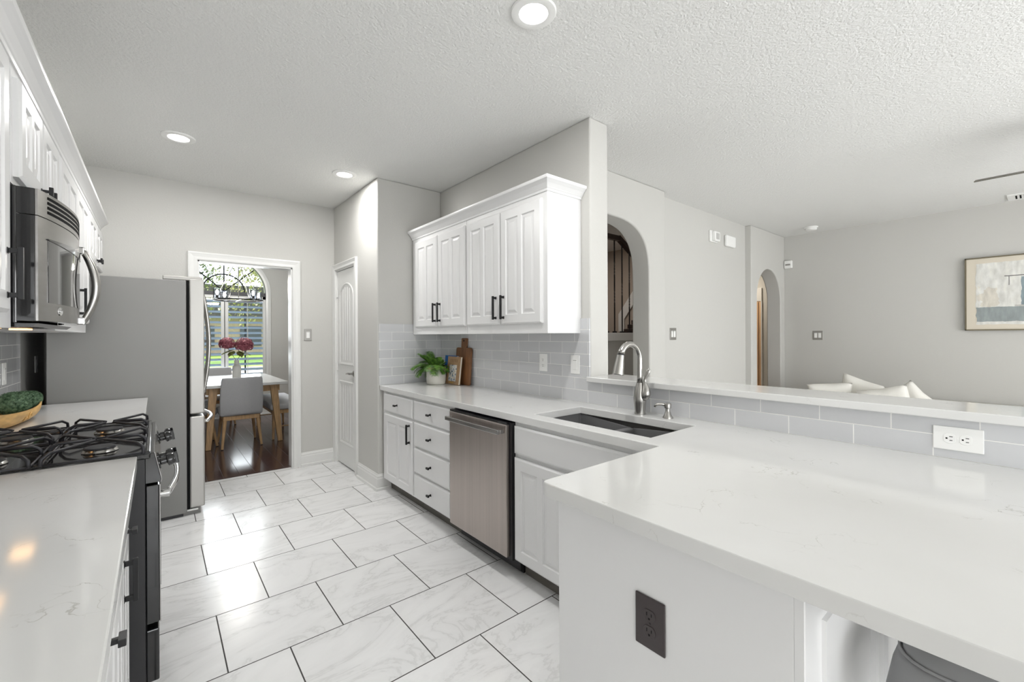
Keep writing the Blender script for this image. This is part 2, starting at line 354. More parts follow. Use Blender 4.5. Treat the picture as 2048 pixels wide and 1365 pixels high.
# pantry wall with its door opening, and the wall end
PD0, PD1, PDH = 4.215, 4.795, 2.045
S(MB().prism([(3.67, 0), (PD0, 0), (PD0, PDH), (PD1, PDH), (PD1, 0), (4.86, 0), (4.86, CE), (3.67, CE)], lambda u, v, d: XYZ(d, u, v), 1.49, 2.125), 'wall_pantry', 'wall', bevel=.012, seg=3)
S(MB().box(2.125, 1.81, 0, 2.305, 4.86, CE), 'wall_right', 'wall', bevel=.012, seg=3)
S(MB().box(2.125, -3.6, 0, 2.305, 1.809, 1.0525), 'wall_bar', 'wall')
# living room: wall with the wide arch, plain stretch, wall with the narrow arch
def archpoly(x0, x1, a0, a1, spring, top, ex, n=28):
    c, a, h = (a0 + a1) / 2, (a1 - a0) / 2, top - spring
    pts = [(x0, 0), (a0, 0)]
    for i in range(n + 1):
        t = PI - PI * i / n; ct, st = math.cos(t), math.sin(t)
        pts.append((c + a * math.copysign(abs(ct) ** (2 / ex), ct), spring + h * abs(st) ** (2 / ex)))
    return pts + [(a1, 0), (x1, 0), (x1, CE), (x0, CE)]
S(MB().prism(archpoly(2.305, 3.80, 2.34, 3.53, 1.85, 2.36, 3.0), lambda u, v, d: XYZ(u, d, v), 2.30, 2.49), 'wall_arch', 'wall', bevel=.014, seg=3, smooth=True, ang=30)
S(MB().box(3.80, 2.405, 0, 5.83, 2.52, CE), 'wall_middle', 'wall')
S(MB().prism(archpoly(5.83, 6.95, 6.0, 6.80, 1.82, 2.22, 2.0), lambda u, v, d: XYZ(u, d, v), 2.33, 2.51), 'wall_alcove', 'wall', bevel=.012, seg=3, smooth=True, ang=30)
S(MB().box(6.95, -3.75, 0, 7.1, 2.51, CE), 'wall_far', 'wall')
S(MB().box(7.1, 2.36, 0, 9.4, 2.51, CE), 'wall_hall_side', 'wall')
S(MB().box(9.25, 2.51, 0, 9.4, 4.86, CE), 'wall_hall_end', 'wall')
S(MB().box(7.1, 2.36, -.1, 9.4, 4.925, 0), 'floor_hall', 'floortile')
# south wall with two window openings behind the camera
sw = MB()
for x0, x1, z0, z1 in ((-.82, -.45, 0, CE), (-.45, 1.55, 0, .4), (-.45, 1.55, 2.3, CE), (1.55, 2.45, 0, CE), (2.45, 5.95, 0, .35), (2.45, 5.95, 2.25, CE), (5.95, 7.1, 0, CE)): sw.box(x0, -3.75, z0, x1, -3.6, z1)
S(sw, 'wall_south', 'wall')
for i, (x0, x1, z0, z1) in enumerate(((-.45, 1.55, .4, 2.3), (2.45, 5.95, .35, 2.25))):
    fr = MB()
    for a in range(4):
        x = x0 + (x1 - x0 - .05) * a / 3; fr.box(x, -3.70, z0, x + .05, -3.65, z1)
    fr.box(x0, -3.70, z0, x1, -3.65, z0 + .05); fr.box(x0, -3.70, z1 - .05, x1, -3.65, z1); fr.box(x0, -3.69, (z0 + z1) / 2 - .02, x1, -3.66, (z0 + z1) / 2 + .02)
    o = S(fr, 'window_%d' % (i + 2), 'trim'); MB().box(x0 + .01, -3.68, z0 + .01, x1 - .01, -3.674, z1 - .01).build('pane', 'glass', o)
# dining room walls
S(MB().box(-2.5, 4.86, 0, -2.36, 8.7, CE), 'wall_dining_left', 'wall')
S(MB().box(3.2, 4.99, 0, 3.34, 8.7, CE), 'wall_dining_right', 'wall')
WX, WA = .87, .60       # arched window: centre and half width (opening)
WSP, WTOP, WB = 2.10, 2.68, .62
ap = [(-2.4, 0), (3.3, 0), (3.3, CE), (-2.4, CE)]
def arch_ring(a, zb, sp, h, n=32): return [(WX - a, zb)] + [(WX - a * math.cos(PI * i / n), sp + h * math.sin(PI * i / n)) for i in range(n + 1)] + [(WX + a, zb)]
hole = arch_ring(WA, WB, WSP, WTOP - WSP)
wd = MB()
wd.prism([(-2.4, 0), (WX - WA, 0), (WX - WA, CE), (-2.4, CE)], lambda u, v, d: XYZ(u, d, v), 8.55, 8.7)
wd.prism([(WX + WA, 0), (3.3, 0), (3.3, CE), (WX + WA, CE)], lambda u, v, d: XYZ(u, d, v), 8.55, 8.7)
wd.box(WX - WA, 8.55, 0, WX + WA, 8.7, WB)
wd.prism([(WX + WA, CE), (WX - WA, CE)] + hole[1:-1], lambda u, v, d: XYZ(u, d, v), 8.55, 8.7)
S(wd, 'wall_dining_window', 'wall')
# stair hall partitions
S(MB().box(5.83, 2.52, 0, 5.95, 4.86, CE), 'wall_hall', 'stairpaint')

# baseboards
BB = [(0, 0), (0, .14), (.004, .14), (.007, .128), (.012, .122), (.012, .108), (.016, .1), (.016, .025), (.026, .02), (.028, 0)]
def baseboard(name, path): return S(MB().sweep(path, [(o, z) for o, z in BB], lambda u, v, d: XYZ(u, v, d)), name, 'trim')
baseboard('baseboard_back', [(1.49, 4.86), (1.148, 4.86)])
baseboard('baseboard_pantry', [(1.60, 3.67), (1.49, 3.67), (1.49, 4.14)])
baseboard('baseboard_dining', [(3.2, 8.55), (-2.36, 8.55)])
# doorway casing (trim_1) with jamb lining, pantry casing (trim_2)
CAS = [(0, 0), (0, .012), (.008, .016), (.03, .014), (.048, .018), (.062, .022), (.072, .020), (.074, 0)]
tc_ = MB().sweep([(.29, 0), (.29, 2.045), (1.075, 2.045), (1.075, 0)], [(o, d) for o, d in CAS], lambda u, v, d: XYZ(u, 4.86 - d, v))
tc_.box(.29, 4.86, 0, .302, 4.99, 2.045); tc_.box(1.063, 4.86, 0, 1.075, 4.99, 2.045); tc_.box(.29, 4.86, 2.033, 1.075, 4.99, 2.045)
S(tc_, 'trim_1', 'trim')
pc = MB().sweep([(PD0, 0), (PD0, PDH), (PD1, PDH), (PD1, 0)], [(o * .86, d) for o, d in CAS], lambda u, v, d: XYZ(1.49 - d, u, v))
pc.box(1.49, PD0, 0, 1.60, PD0 + .01, PDH); pc.box(1.49, PD1 - .01, 0, 1.60, PD1, PDH); pc.box(1.49, PD0, PDH - .01, 1.60, PD1, PDH)
S(pc, 'trim_2', 'trim')
# threshold strip between tile and wood
S(MB().box(.302, 4.90, 0, 1.063, 4.94, .006), 'trim_3', 'darkfloor')

# pantry door
dr = MB().box(1.502, PD0 + .012, .014, 1.537, PD1 - .012, PDH - .014)
y0, y1 = PD0 + .09, PD1 - .09; ym, hw = (y0 + y1) / 2, (y1 - y0) / 2
BEAD = [(-.014, 0), (-.010, .006), (-.003, .009), (.004, .006), (.012, .004), (.014, 0)]
for zb, zt, rise in ((.24, .87, 0), (1.06, 1.74, .14)):
    P = [(y1, zb), (y1, zt)] + ([(ym + hw * math.cos(PI * i / 12), zt + rise * math.sin(PI * i / 12)) for i in range(1, 12)] if rise else []) + [(y0, zt), (y0, zb)]
    dr.sweep(P, BEAD, lambda u, v, d: XYZ(1.502 - d, u, v), True)
    for j in range(1, 5):
        yy = y0 + .03 + (y1 - y0 - .06) * j / 5; e = abs(yy - ym) / hw
        dr.tube([(1.5005, yy, zb + .04), (1.5005, yy, zt - .03 + rise * math.sqrt(max(0, 1 - e * e)))], .0033, 6)
door = S(dr, 'door_1', 'trim', bevel=.002)
hd = MB().lathe([(.0, .002), (.03, .002), (.031, -.004), (.024, -.012), (.012, -.016), (.011, -.05), (0, -.05)], (1.502, PD0 + .075, .975), 20, (1, 0, 0))
hd.tube([(1.455, PD0 + .07, .975), (1.452, PD0 + .10, .977), (1.455, PD0 + .15, .972), (1.459, PD0 + .185, .968)], [.011, .010, .008, .006], 10)
hd.build('door_handle', 'nickel', door, smooth=True)
for z in (.32, 1.02, 1.80):
    MB().cyl((1.490, PD1 - .012, z - .045), (1.490, PD1 - .012, z + .045), .007, n=8).box(1.489, PD1 - .026, z - .04, 1.500, PD1 - .002, z + .04).build('hinge', 'trim', door)

# ================================================================== CABINETRY
def raised(mb, O, U, V, N, W, H, rects, t=.02, edge=.010, drop=.007, ring=((.005, .008), (.014, .008), (.032, .0015))):
    O, U, V, N = map(Vector, (O, U, V, N)); P = lambda u, v, d: O + U * u + V * v + N * d
    q = lambda pts: mb.face([P(*p) for p in pts])
    R_ = lambda i, d: [(i, i, d), (W - i, i, d), (W - i, H - i, d), (i, H - i, d)]
    a, b, c = R_(0, 0), R_(0, t - drop), R_(edge, t)
    q(a[::-1])
    for A, B in ((a, b), (b, c)):
        for i in range(4): q([A[i], A[(i + 1) % 4], B[(i + 1) % 4], B[i]])
    us = sorted({edge, W - edge, *[r[0] for r in rects], *[r[2] for r in rects]}); vs = sorted({edge, H - edge, *[r[1] for r in rects], *[r[3] for r in rects]})
    for u0, u1 in zip(us, us[1:]):
        for v0, v1 in zip(vs, vs[1:]):
            cu, cv = (u0 + u1) / 2, (v0 + v1) / 2
            if any(r[0] < cu < r[2] and r[1] < cv < r[3] for r in rects): continue
            q([(u0, v0, t), (u1, v0, t), (u1, v1, t), (u0, v1, t)])
    for r in rects:
        prev = [(r[0], r[1], t), (r[2], r[1], t), (r[2], r[3], t), (r[0], r[3], t)]
        for ins, dp in ring:
            cur = [(r[0] + ins, r[1] + ins, t - dp), (r[2] - ins, r[1] + ins, t - dp), (r[2] - ins, r[3] - ins, t - dp), (r[0] + ins, r[3] - ins, t - dp)]
            for i in range(4): q([prev[i], prev[(i + 1) % 4], cur[(i + 1) % 4], cur[i]])
            prev = cur
        q(prev)
    return mb
def two(W, H, st=.058, mid=.036, rail=.062):
    pw = (W - 2 * st - mid) / 2
    return [(st, rail, st + pw, H - rail), (st + pw + mid, rail, W - st, H - rail)]
class Side:
    """a run of cabinets: X of the box face, outward normal sign along x"""
    def __init__(s, xf, sgn): s.x = xf; s.n = Vector((sgn, 0, 0)); s.sgn = sgn
    def fr(s, y0, z0, W): # frame with u along world y (mirrored so normal is outward)
        return ((s.x, y0, z0), (0, 1, 0), (0, 0, 1), s.n)
def door(side, parent, y0, y1, z0, z1, pull=None, knob=None, name='door', panels=2):
    O, U, V, N = side.fr(y0, z0, y1 - y0); W, H = y1 - y0, z1 - z0
    o = raised(MB(), O, U, V, N, W, H, two(W, H) if panels == 2 else []).build(name, 'cab', parent)
    O = Vector(O)
    if pull:
        py, pz0, pz1 = pull; h = MB(); e = .0055
        u = py - y0
        for z in (pz0, pz1):
            v = z - z0
            h.obox(O, U, V, N, u - .008, u + .008, v - .009, v + .009, .018, .022); h.obox(O, U, V, N, u - .005, u + .005, v - .007, v + .007, .022, .05)
        h.obox(O, U, V, N, u - .006, u + .006, pz0 - z0 - .012, pz1 - z0 + .012, .040, .052)
        h.build('pull_handle', 'black', o, bevel=.0012)
    if knob:
        ky, kz, hor = knob; u, v = ky - y0, kz - z0; h = MB()
        h.obox(O, U, V, N, u - .008, u + .008, v - .008, v + .008, .018, .023); h.obox(O, U, V, N, u - .005, u + .005, v - .005, v + .005, .023, .046)
        a, b = (.017, .007) if hor else (.007, .017)
        h.obox(O, U, V, N, u - a, u + a, v - b, v + b, .040, .052)
        h.build('knob', 'black', o, bevel=.0012)
    return o
def drawer(side, parent, y0, y1, z0, z1, knob=True, name='drawer'):
    return door(side, parent, y0, y1, z0, z1, None, ((y0 + y1) / 2, (z0 + z1) / 2, True) if knob else None, name, 0)

# --- right base run
RB = Side(1.535, -1)
c1 = thing('base_cabinet', 'white base cabinet with one drawer over one door, beside the pantry wall', 'cabinet', (1.8, 3.33, 0), 'base cabinets under the sink counter')
MB().box(1.535, 3.062, .10, 2.11, 3.655, .872).build('body', 'cab', c1, bevel=.001)
drawer(RB, c1, 3.072, 3.60, .703, .85); door(RB, c1, 3.072, 3.60, .112, .682, (3.115, .515, .645))
c2 = thing('drawer_cabinet', 'white stack of four drawers with black knobs left of the dishwasher', 'cabinet', (1.8, 2.77, 0), 'base cabinets under the sink counter')
MB().box(1.535, 2.475, .10, 2.11, 3.060, .872).build('body', 'cab', c2, bevel=.001)
for z0, z1 in ((.703, .85), (.508, .688), (.304, .49), (.112, .288)): drawer(RB, c2, 2.512, 3.046, z0, z1)
c3 = thing('sink_cabinet', 'white sink base cabinet between the dishwasher and the peninsula', 'cabinet', (1.8, 1.39, 0), 'base cabinets under the sink counter')
MB().box(1.535, .945, .10, 1.55, 1.850, .872).box(1.535, 1.83, .10, 2.11, 1.850, .872).box(1.535, .945, .10, 2.11, 1.83, .12).build('body', 'cab', c3, bevel=.001)
drawer(RB, c3, 1.00, 1.842, .697, .848, False, 'false_drawer_front')
door(RB, c3, 1.425, 1.842, .112, .675); door(RB, c3, 1.00, 1.418, .112, .675)
for c_, ya, yb in ((c1, 3.062, 3.655), (c2, 2.475, 3.060), (c3, .945, 1.850)): lab(MB().box(1.605, ya, 0, 2.11, yb, .10).build('toe_kick', 'toekick_shaded', c_), 'recessed toe kick, coloured dark for the shadow under the cabinet')
# dishwasher
dw = thing('dishwasher', 'stainless steel dishwasher with bar handle under the sink counter', 'dishwasher', (1.8, 2.15, 0))
MB().box(1.512, 1.853, .10, 2.10, 2.472, .862).box(1.60, 1.86, 0, 2.1, 2.46, .1).build('tub', 'blackplastic', dw)
MB().box(1.486, 1.872, .118, 1.511, 2.468, .850).build('door_panel', 'steel', dw, bevel=.004)
MB().box(1.490, 1.872, .852, 1.511, 2.468, .864).build('control_strip', 'blackgloss', dw)
hh = MB().box(1.437, 1.885, .800, 1.452, 2.448, .826)
for y in (1.885, 2.425): hh.box(1.452, y, .803, 1.486, y + .023, .823)
hh.build('handle', 'steelh', dw, bevel=.004)
MB().box(1.575, 1.856, .02, 1.595, 2.470, .112).build('kick_plate', 'blackplastic', dw)
# L-shaped countertop
def slab(xs, ys, inside, z0, z1, corner=None, cr=.03):
    mb = MB(); bm = mb.bm
    for i in range(len(xs) - 1):
        for j in range(len(ys) - 1):
            if not inside((xs[i] + xs[i + 1]) / 2, (ys[j] + ys[j + 1]) / 2): continue
            p = [(xs[i], ys[j]), (xs[i + 1], ys[j]), (xs[i + 1], ys[j + 1]), (xs[i], ys[j + 1])]
            mb.face([(x, y, z1) for x, y in p]); mb.face([(x, y, z0) for x, y in p[::-1]])
            for k, (di, dj) in enumerate(((0, -1), (1, 0), (0, 1), (-1, 0))):
                a, b = i + di, j + dj
                out = a < 0 or b < 0 or a >= len(xs) - 1 or b >= len(ys) - 1 or not inside((xs[a] + xs[a + 1]) / 2, (ys[b] + ys[b + 1]) / 2)
                if out:
                    p0, p1 = p[k], p[(k + 1) % 4]; mb.face([(*p0, z0), (*p1, z0), (*p1, z1), (*p0, z1)])
    bmesh.ops.remove_doubles(bm, verts=bm.verts, dist=1e-5); bmesh.ops.recalc_face_normals(bm, faces=bm.faces)
    bmesh.ops.dissolve_limit(bm, angle_limit=.01, verts=bm.verts, edges=bm.edges)
    if corner:
        ed = [e for e in bm.edges if all(any(abs(v.co.x - c[0]) < 1e-4 and abs(v.co.y - c[1]) < 1e-4 for c in corner) for v in e.verts) and abs(e.verts[0].co.z - e.verts[1].co.z) > .01]
        bmesh.ops.bevel(bm, geom=ed, offset=cr, segments=5, profile=.5, affect='EDGES')
    return mb
SX0, SX1, SY0, SY1 = 1.598, 1.968, 1.040, 1.760
ct = slab([.876, 1.505, SX0, SX1, 2.115], [-.05, .940, SY0, SY1, 3.659], lambda x, y: (y < .94 or x > 1.505) and not (SX0 < x < SX1 and SY0 < y < SY1), .874, .914, [(.876, .94), (.876, -.05)], .022)
tag(ct.build('countertop', 'quartz', None, bevel=.003, keep=True), 'white quartz countertop with faint grey veins running from the tiled corner around to the peninsula', 'countertop')
# sink
sk = thing('kitchen_sink', 'dark grey undermount double bowl sink in the white counter', 'sink', (1.78, 1.40, .66))
for ya, yb in ((1.035, 1.385), (1.415, 1.765)):
    b = MB()
    o_ = [(1.592, ya, .873), (1.975, ya, .873), (1.975, yb, .873), (1.592, yb, .873)]; zb = .68; i_ = [(1.605, ya + .012, zb), (1.962, ya + .012, zb), (1.962, yb - .012, zb), (1.605, yb - .012, zb)]
    if ya > 1.4: o_[0] = (1.592, ya, .845); o_[1] = (1.975, ya, .845)
    else: o_[2] = (1.975, yb, .845); o_[3] = (1.592, yb, .845)
    b.rings([o_, i_], False, False); b.face(i_)
    out = [(x + (.006 if x > 1.8 else -.006), y + (.006 if y > (ya + yb) / 2 else -.006), z) for x, y, z in o_]; oz = [(x, y, zb - .012) for x, y, z in out]
    b.rings([o_, out, oz], False, False); b.face(oz)
    b.build('bowl', 'sinkstone', sk, bevel=.012, seg=3)
    MB().lathe([(.0, .0), (.034, .0), (.04, .004), (.042, .0045), (.042, .001)], (1.79, (ya + yb) / 2, zb + .0005), 20).build('drain', 'nickel', sk, smooth=True)
MB().box(1.60, 1.379, .70, 1.966, 1.421, .848).build('divider', 'sinkstone', sk, bevel=.01, seg=3)
# faucet
fa = thing('kitchen_faucet', 'brushed nickel pull-down faucet with side lever behind the sink', 'faucet', (2.03, 1.385, .914))
FX, FY = 2.03, 1.385
MB().lathe([(.0, .914), (.029, .914), (.0295, .918), (.0285, .93), (.033, .98), (.0345, 1.0), (.031, 1.03), (.024, 1.06), (.018, 1.085), (.0, 1.086)], (FX, FY, 0), 28).build('base', 'nickel', fa, smooth=True)
arc = [(FX, FY, 1.085), (FX, FY, 1.12), (FX, FY, 1.19)] + [(FX - .080 + .080 * math.cos(a), FY + .012 * (1 - math.cos(a)) / 2, 1.205 + .090 * math.sin(a)) for a in [PI * i / 14 for i in range(0, 13)]]
MB().tube(arc, [.0165, .0150, .0142, .0140, .0140] + [.0140 + .0004 * i for i in range(11)], 16).build('spout', 'nickel', fa, smooth='all')
e = Vector(arc[-1]); dn = Vector((-.020, .004, -.108))
MB().tube([e, e + dn * .06], .0186, 18).build('collar', 'blackplastic', fa, smooth=True)
MB().tube([e + dn * .05, e + dn * .3, e + dn * .7, e + dn * .97, e + dn * 1.0], [.0188, .0215, .0265, .0295, .027], 20).build('spray_head', 'nickel', fa, smooth=True)
MB().tube([(FX - .005, FY - .020, .995), (FX - .004, FY - .034, 1.012), (FX - .003, FY - .040, 1.03), (FX, FY - .038, 1.055), (FX + .002, FY - .030, 1.085), (FX + .004, FY - .028, 1.10), (FX + .006, FY - .034, 1.118), (FX + .01, FY - .042, 1.14), (FX + .012, FY - .046, 1.158), (FX + .012, FY - .046, 1.166)],
          [.012, .024, .026, .019, .009, .0072, .0095, .0125, .011, .003], 16, ry=[.012, .022, .024, .018, .0085, .0065, .007, .0075, .006, .002]).build('lever', 'nickel', fa, smooth='all')
# soap dispenser
sd = thing('soap_dispenser', 'small brushed nickel soap pump right of the faucet', 'soap dispenser', (2.04, 1.225, .914))
MB().lathe([(0, .914), (.026, .914), (.026, .918), (.017, .935), (.0145, .945), (.012, .95), (.012, .964), (.017, .966), (.018, .985), (.015, .992), (0, .993)], (2.04, 1.225, 0), 20).build('body', 'nickel', sd, smooth=True)
MB().tube([(2.04, 1.23, .980), (2.022, 1.25, .986), (2.004, 1.268, .983), (1.997, 1.275, .970)], [.009, .0085, .007, .0055], 10).build('nozzle', 'nickel', sd, smooth='all')

# --- peninsula base
pn = thing('peninsula_base', 'white peninsula base panel with a black outlet, under the wide counter', 'cabinet', (1.5, .6, 0))
MB().box(.935, .30, 0, 2.10, .925, .872).build('body', 'cab', pn, bevel=.002)
PR = ((.002, -.008), (.010, -.008), (.016, -.002), (.022, .008), (.026, .008))
raised(MB(), (.935, .30, 0.02), (1, 0, 0), (0, 0, 1), (0, -1, 0), 1.16, .852, [(.095, .10, .545, .752), (.635, .10, 1.085, .752)], t=.018, edge=.002, drop=.002, ring=PR).build('wainscot_panel', 'cab', pn)
# bar ledge
tag(MB().box(2.078, -1.6, 1.053, 2.375, 1.808, 1.084).build('bar_ledge', 'quartz', None, bevel=.004, keep=True), 'raised white quartz ledge on the half wall behind the sink', 'ledge')
# backsplashes
tag(MB().box(2.112, 1.812, .9145, 2.1245, 3.660, 1.452).box(2.112, -1.0, .9145, 2.1245, 1.812, 1.0535).build('backsplash', 'tile_right', None, keep=True), 'grey glass subway tile backsplash behind the sink and under the bar ledge', 'backsplash')
tag(MB().box(1.500, 3.660, .9145, 2.1115, 3.669, 1.452).build('backsplash', 'tile_return', None, keep=True), 'grey glass subway tile on the short return wall beside the fern', 'backsplash')
tag(MB().box(-.669, .2, .9145, -.658, 4.035, 1.374).build('backsplash', 'tile_left', None, keep=True), 'grey subway tile backsplash behind the gas range and moss bowl', 'backsplash')

# --- wall cabinets, right
CROWN = [(0, 0), (.006, 0), (.008, .012), (.012, .016), (.016, .022), (.03, .040), (.043, .052), (.050, .058), (.052, .066), (.052, .076), (0, .076)]
RU = Side(1.822, -1)
def wallcab(name, label, x0, x1, y0, y1, z0, z1, group):
    c = thing(name, label, 'cabinet', ((x0 + x1) / 2, (y0 + y1) / 2, z0), group)
    MB().box(x0, y0, z0, x1, y1, z1).build('body', 'cab', c, bevel=.0015); return c
g = 'wall cabinets above the sink counter'
u1 = wallcab('wall_cabinet', 'narrower white wall cabinet above the fern with two doors', 1.822, 2.123, 2.764, 3.655, 1.357, 2.225, g)
door(RU, u1, 3.188, 3.586, 1.42, 2.182, (3.212, 1.47, 1.605)); door(RU, u1, 2.775, 3.175, 1.42, 2.182, (3.135, 1.47, 1.605))
u2 = wallcab('wall_cabinet', 'white wall cabinet with two doors, right-hand one with bare end panel facing the sink', 1.822, 2.123, 1.885, 2.760, 1.357, 2.225, g)
door(RU, u2, 2.338, 2.742, 1.42, 2.182, (2.375, 1.465, 1.602)); door(RU, u2, 1.922, 2.326, 1.42, 2.182, (2.29, 1.465, 1.602))
tag(MB().sweep([(1.822, 3.657), (1.822, 1.885), (2.123, 1.885)], [(-o, z) for o, z in CROWN], lambda u, v, d: XYZ(u, v, 2.218 + d)).build('crown_moulding', 'cab', None), 'white crown moulding on top of the cabinets above the sink counter', 'moulding')

# --- left side
LU = Side(-.355, 1); LB = Side(-.098, 1)
g = 'wall cabinets above the range'
l1 = wallcab('wall_cabinet', 'nearest tall white wall cabinet at the left edge, before the microwave', -.668, -.355, 1.10, 2.055, 1.375, 2.225, g)
door(LU, l1, 1.50, 1.94, 1.42, 2.182, (1.905, 1.47, 1.60)); door(LU, l1, 1.13, 1.49, 1.42, 2.182)
l2 = wallcab('wall_cabinet', 'short white wall cabinet directly above the microwave', -.668, -.355, 2.065, 2.815, 1.838, 2.225, g)
door(LU, l2, 2.085, 2.430, 1.862, 2.182, None, (2.395, 1.90, False)); door(LU, l2, 2.442, 2.795, 1.862, 2.182, None, (2.475, 1.90, False))
l3 = wallcab('wall_cabinet', 'tall white wall cabinet between the microwave and the refrigerator', -.668, -.355, 2.825, 3.915, 1.375, 2.225, g)
door(LU, l3, 2.85, 3.375, 1.432, 2.182); door(LU, l3, 3.388, 3.90, 1.432, 2.182, (3.415, 1.48, 1.61))
l4 = wallcab('wall_cabinet', 'short white wall cabinet above the refrigerator', -.668, -.355, 3.925, 4.855, 1.838, 2.225, g)
door(LU, l4, 3.945, 4.375, 1.862, 2.182, None, (4.345, 1.905, False)); door(LU, l4, 4.388, 4.81, 1.862, 2.182, None, (4.42, 1.905, False))
tag(MB().sweep([(-.355, 1.10), (-.355, 4.858)], [(-o, z) for o, z in CROWN], lambda u, v, d: XYZ(u, v, 2.218 + d)).build('crown_moulding', 'cab', None), 'white crown moulding on top of the cabinets above the range', 'moulding')

# left base cabinets and counters
g = 'base cabinets beside the range'
b1 = thing('base_cabinet', 'white base cabinet next to the gas range with a knob drawer and pull door', 'cabinet', (-.38, 1.70, 0), g)
MB().box(-.668, 1.33, .10, -.098, 2.070, .872).box(-.668, 1.33, 0, -.16, 2.070, .1).build('body', 'cab', b1, bevel=.001)
drawer(LB, b1, 1.35, 2.045, .70, .85); door(LB, b1, 1.705, 2.045, .112, .682, (1.74, .56, .665)); door(LB, b1, 1.35, 1.695, .112, .682)
b2 = thing('base_cabinet', 'nearest white base cabinet at the lower left edge', 'cabinet', (-.38, .95, 0), g)
MB().box(-.668, .30, .10, -.098, 1.326, .872).box(-.668, .30, 0, -.16, 1.326, .1).build('body', 'cab', b2, bevel=.001)
drawer(LB, b2, .90, 1.305, .70, .85); drawer(LB, b2, .32, .88, .70, .85); door(LB, b2, .90, 1.305, .112, .682); door(LB, b2, .32, .88, .112, .682)
b3 = thing('base_cabinet', 'white base cabinet beyond the range beside the refrigerator', 'cabinet', (-.38, 3.45, 0), g)
MB().box(-.668, 2.848, .10, -.098, 4.035, .872).box(-.668, 2.848, 0, -.16, 4.035, .1).build('body', 'cab', b3, bevel=.001)
drawer(LB, b3, 2.87, 3.435, .70, .85); drawer(LB, b3, 3.45, 4.015, .70, .85); door(LB, b3, 2.87, 3.435, .112, .682); door(LB, b3, 3.45, 4.015, .112, .682)
tag(MB().box(-.657, .28, .874, -.056, 2.074, .914).build('countertop', 'quartz', None, bevel=.003, keep=True), 'white quartz countertop in the lower left foreground before the range', 'countertop')
tag(MB().box(-.657, 2.846, .874, -.050, 4.040, .914).build('countertop', 'quartz', None, bevel=.003, keep=True), 'short white quartz countertop between the range and refrigerator', 'countertop')

# --- gas range
rg = thing('gas_range', 'black and stainless gas range with cast iron grates', 'range', (-.33, 2.46, 0))
RY0, RY1 = 2.080, 2.840
MB().box(-.655, RY0, .03, -.035, RY1, .898).build('body', 'graypanel', rg, bevel=.002)
ck = MB().box(-.655, RY0 - .002, .898, -.02, RY1 + .002, .918)
for a in ((-.655, RY0 - .002, -.02, RY0 + .014), (-.655, RY1 - .014, -.02, RY1 + .002), (-.034, RY0, -.02, RY1)): ck.box(a[0], a[1], .916, a[2], a[3], .926)
ck.build('cooktop', 'blackgloss', rg, bevel=.004, seg=3)
MB().prism([(-.035, .900), (-.018, .918), (-.008, .918), (.012, .815), (.010, .806), (-.035, .806)], lambda u, v, d: XYZ(u, d, v), RY0 + .002, RY1 - .002).build('control_panel', 'blackgloss', rg, bevel=.002)
MB().prism([(-.0085, .9185), (-.0065, .9185), (.0135, .815), (.0115, .806), (.010, .806), (.0115, .815)], lambda u, v, d: XYZ(u, d, v), RY0 + .004, RY1 - .004).build('front_trim', 'steelh', rg)
kn = Vector((.98, 0, .19)).normalized()
for y in (2.145, 2.235, 2.64, 2.73):
    c = Vector((.002, y, .864))
    k = MB().lathe([(0, 0), (.024, 0), (.024, .006), (.013, .010), (.012, .026), (.0235, .03), (.0245, .038), (.021, .052), (0, .053)], c, 20, kn)
    ko = k.build('knob', 'blackgloss', rg, smooth=True)
    MB().obox(c, (0, 1, 0), kn.cross(Vector((0, 1, 0))), kn, -.004, .004, -.022, .022, .045, .062).build('knob_grip', 'blackgloss', ko, bevel=.002)
od = MB().box(-.034, RY0 + .006, .285, .006, RY1 - .006, .796).build('oven_door', 'blackgloss', rg, bevel=.004)
MB().box(.006, RY0 + .006, .285, .0085, RY1 - .006, .796).build('door_skin', 'steelh', od)
MB().box(.0085, RY0 + .10, .38, .010, RY1 - .10, .66).build('door_glass', 'blackgloss', od)
hp = [(.006 + .062 * math.sin(PI * (.10 + .80 * i / 16)) ** .8, RY0 + .035 + (RY1 - RY0 - .07) * i / 16, .752) for i in range(17)]
MB().tube(hp, .0125, 12, ry=.010).build('oven_handle', 'chrome', od, smooth='all')
for y in (RY0 + .035, RY1 - .035): MB().tube([(.006, y, .752), (.036, y, .752)], [.013, .015], 14).build('handle_post', 'chrome', od, smooth=True)
MB().box(-.034, RY0 + .006, .07, .004, RY1 - .006, .262).build('storage_drawer', 'blackgloss', rg, bevel=.004)
MB().box(-.60, RY0 + .03, 0, -.08, RY1 - .03, .03).build('base', 'blackplastic', rg)
BUR = [(-.165, 2.235), (-.165, 2.655), (-.445, 2.235), (-.445, 2.655)]
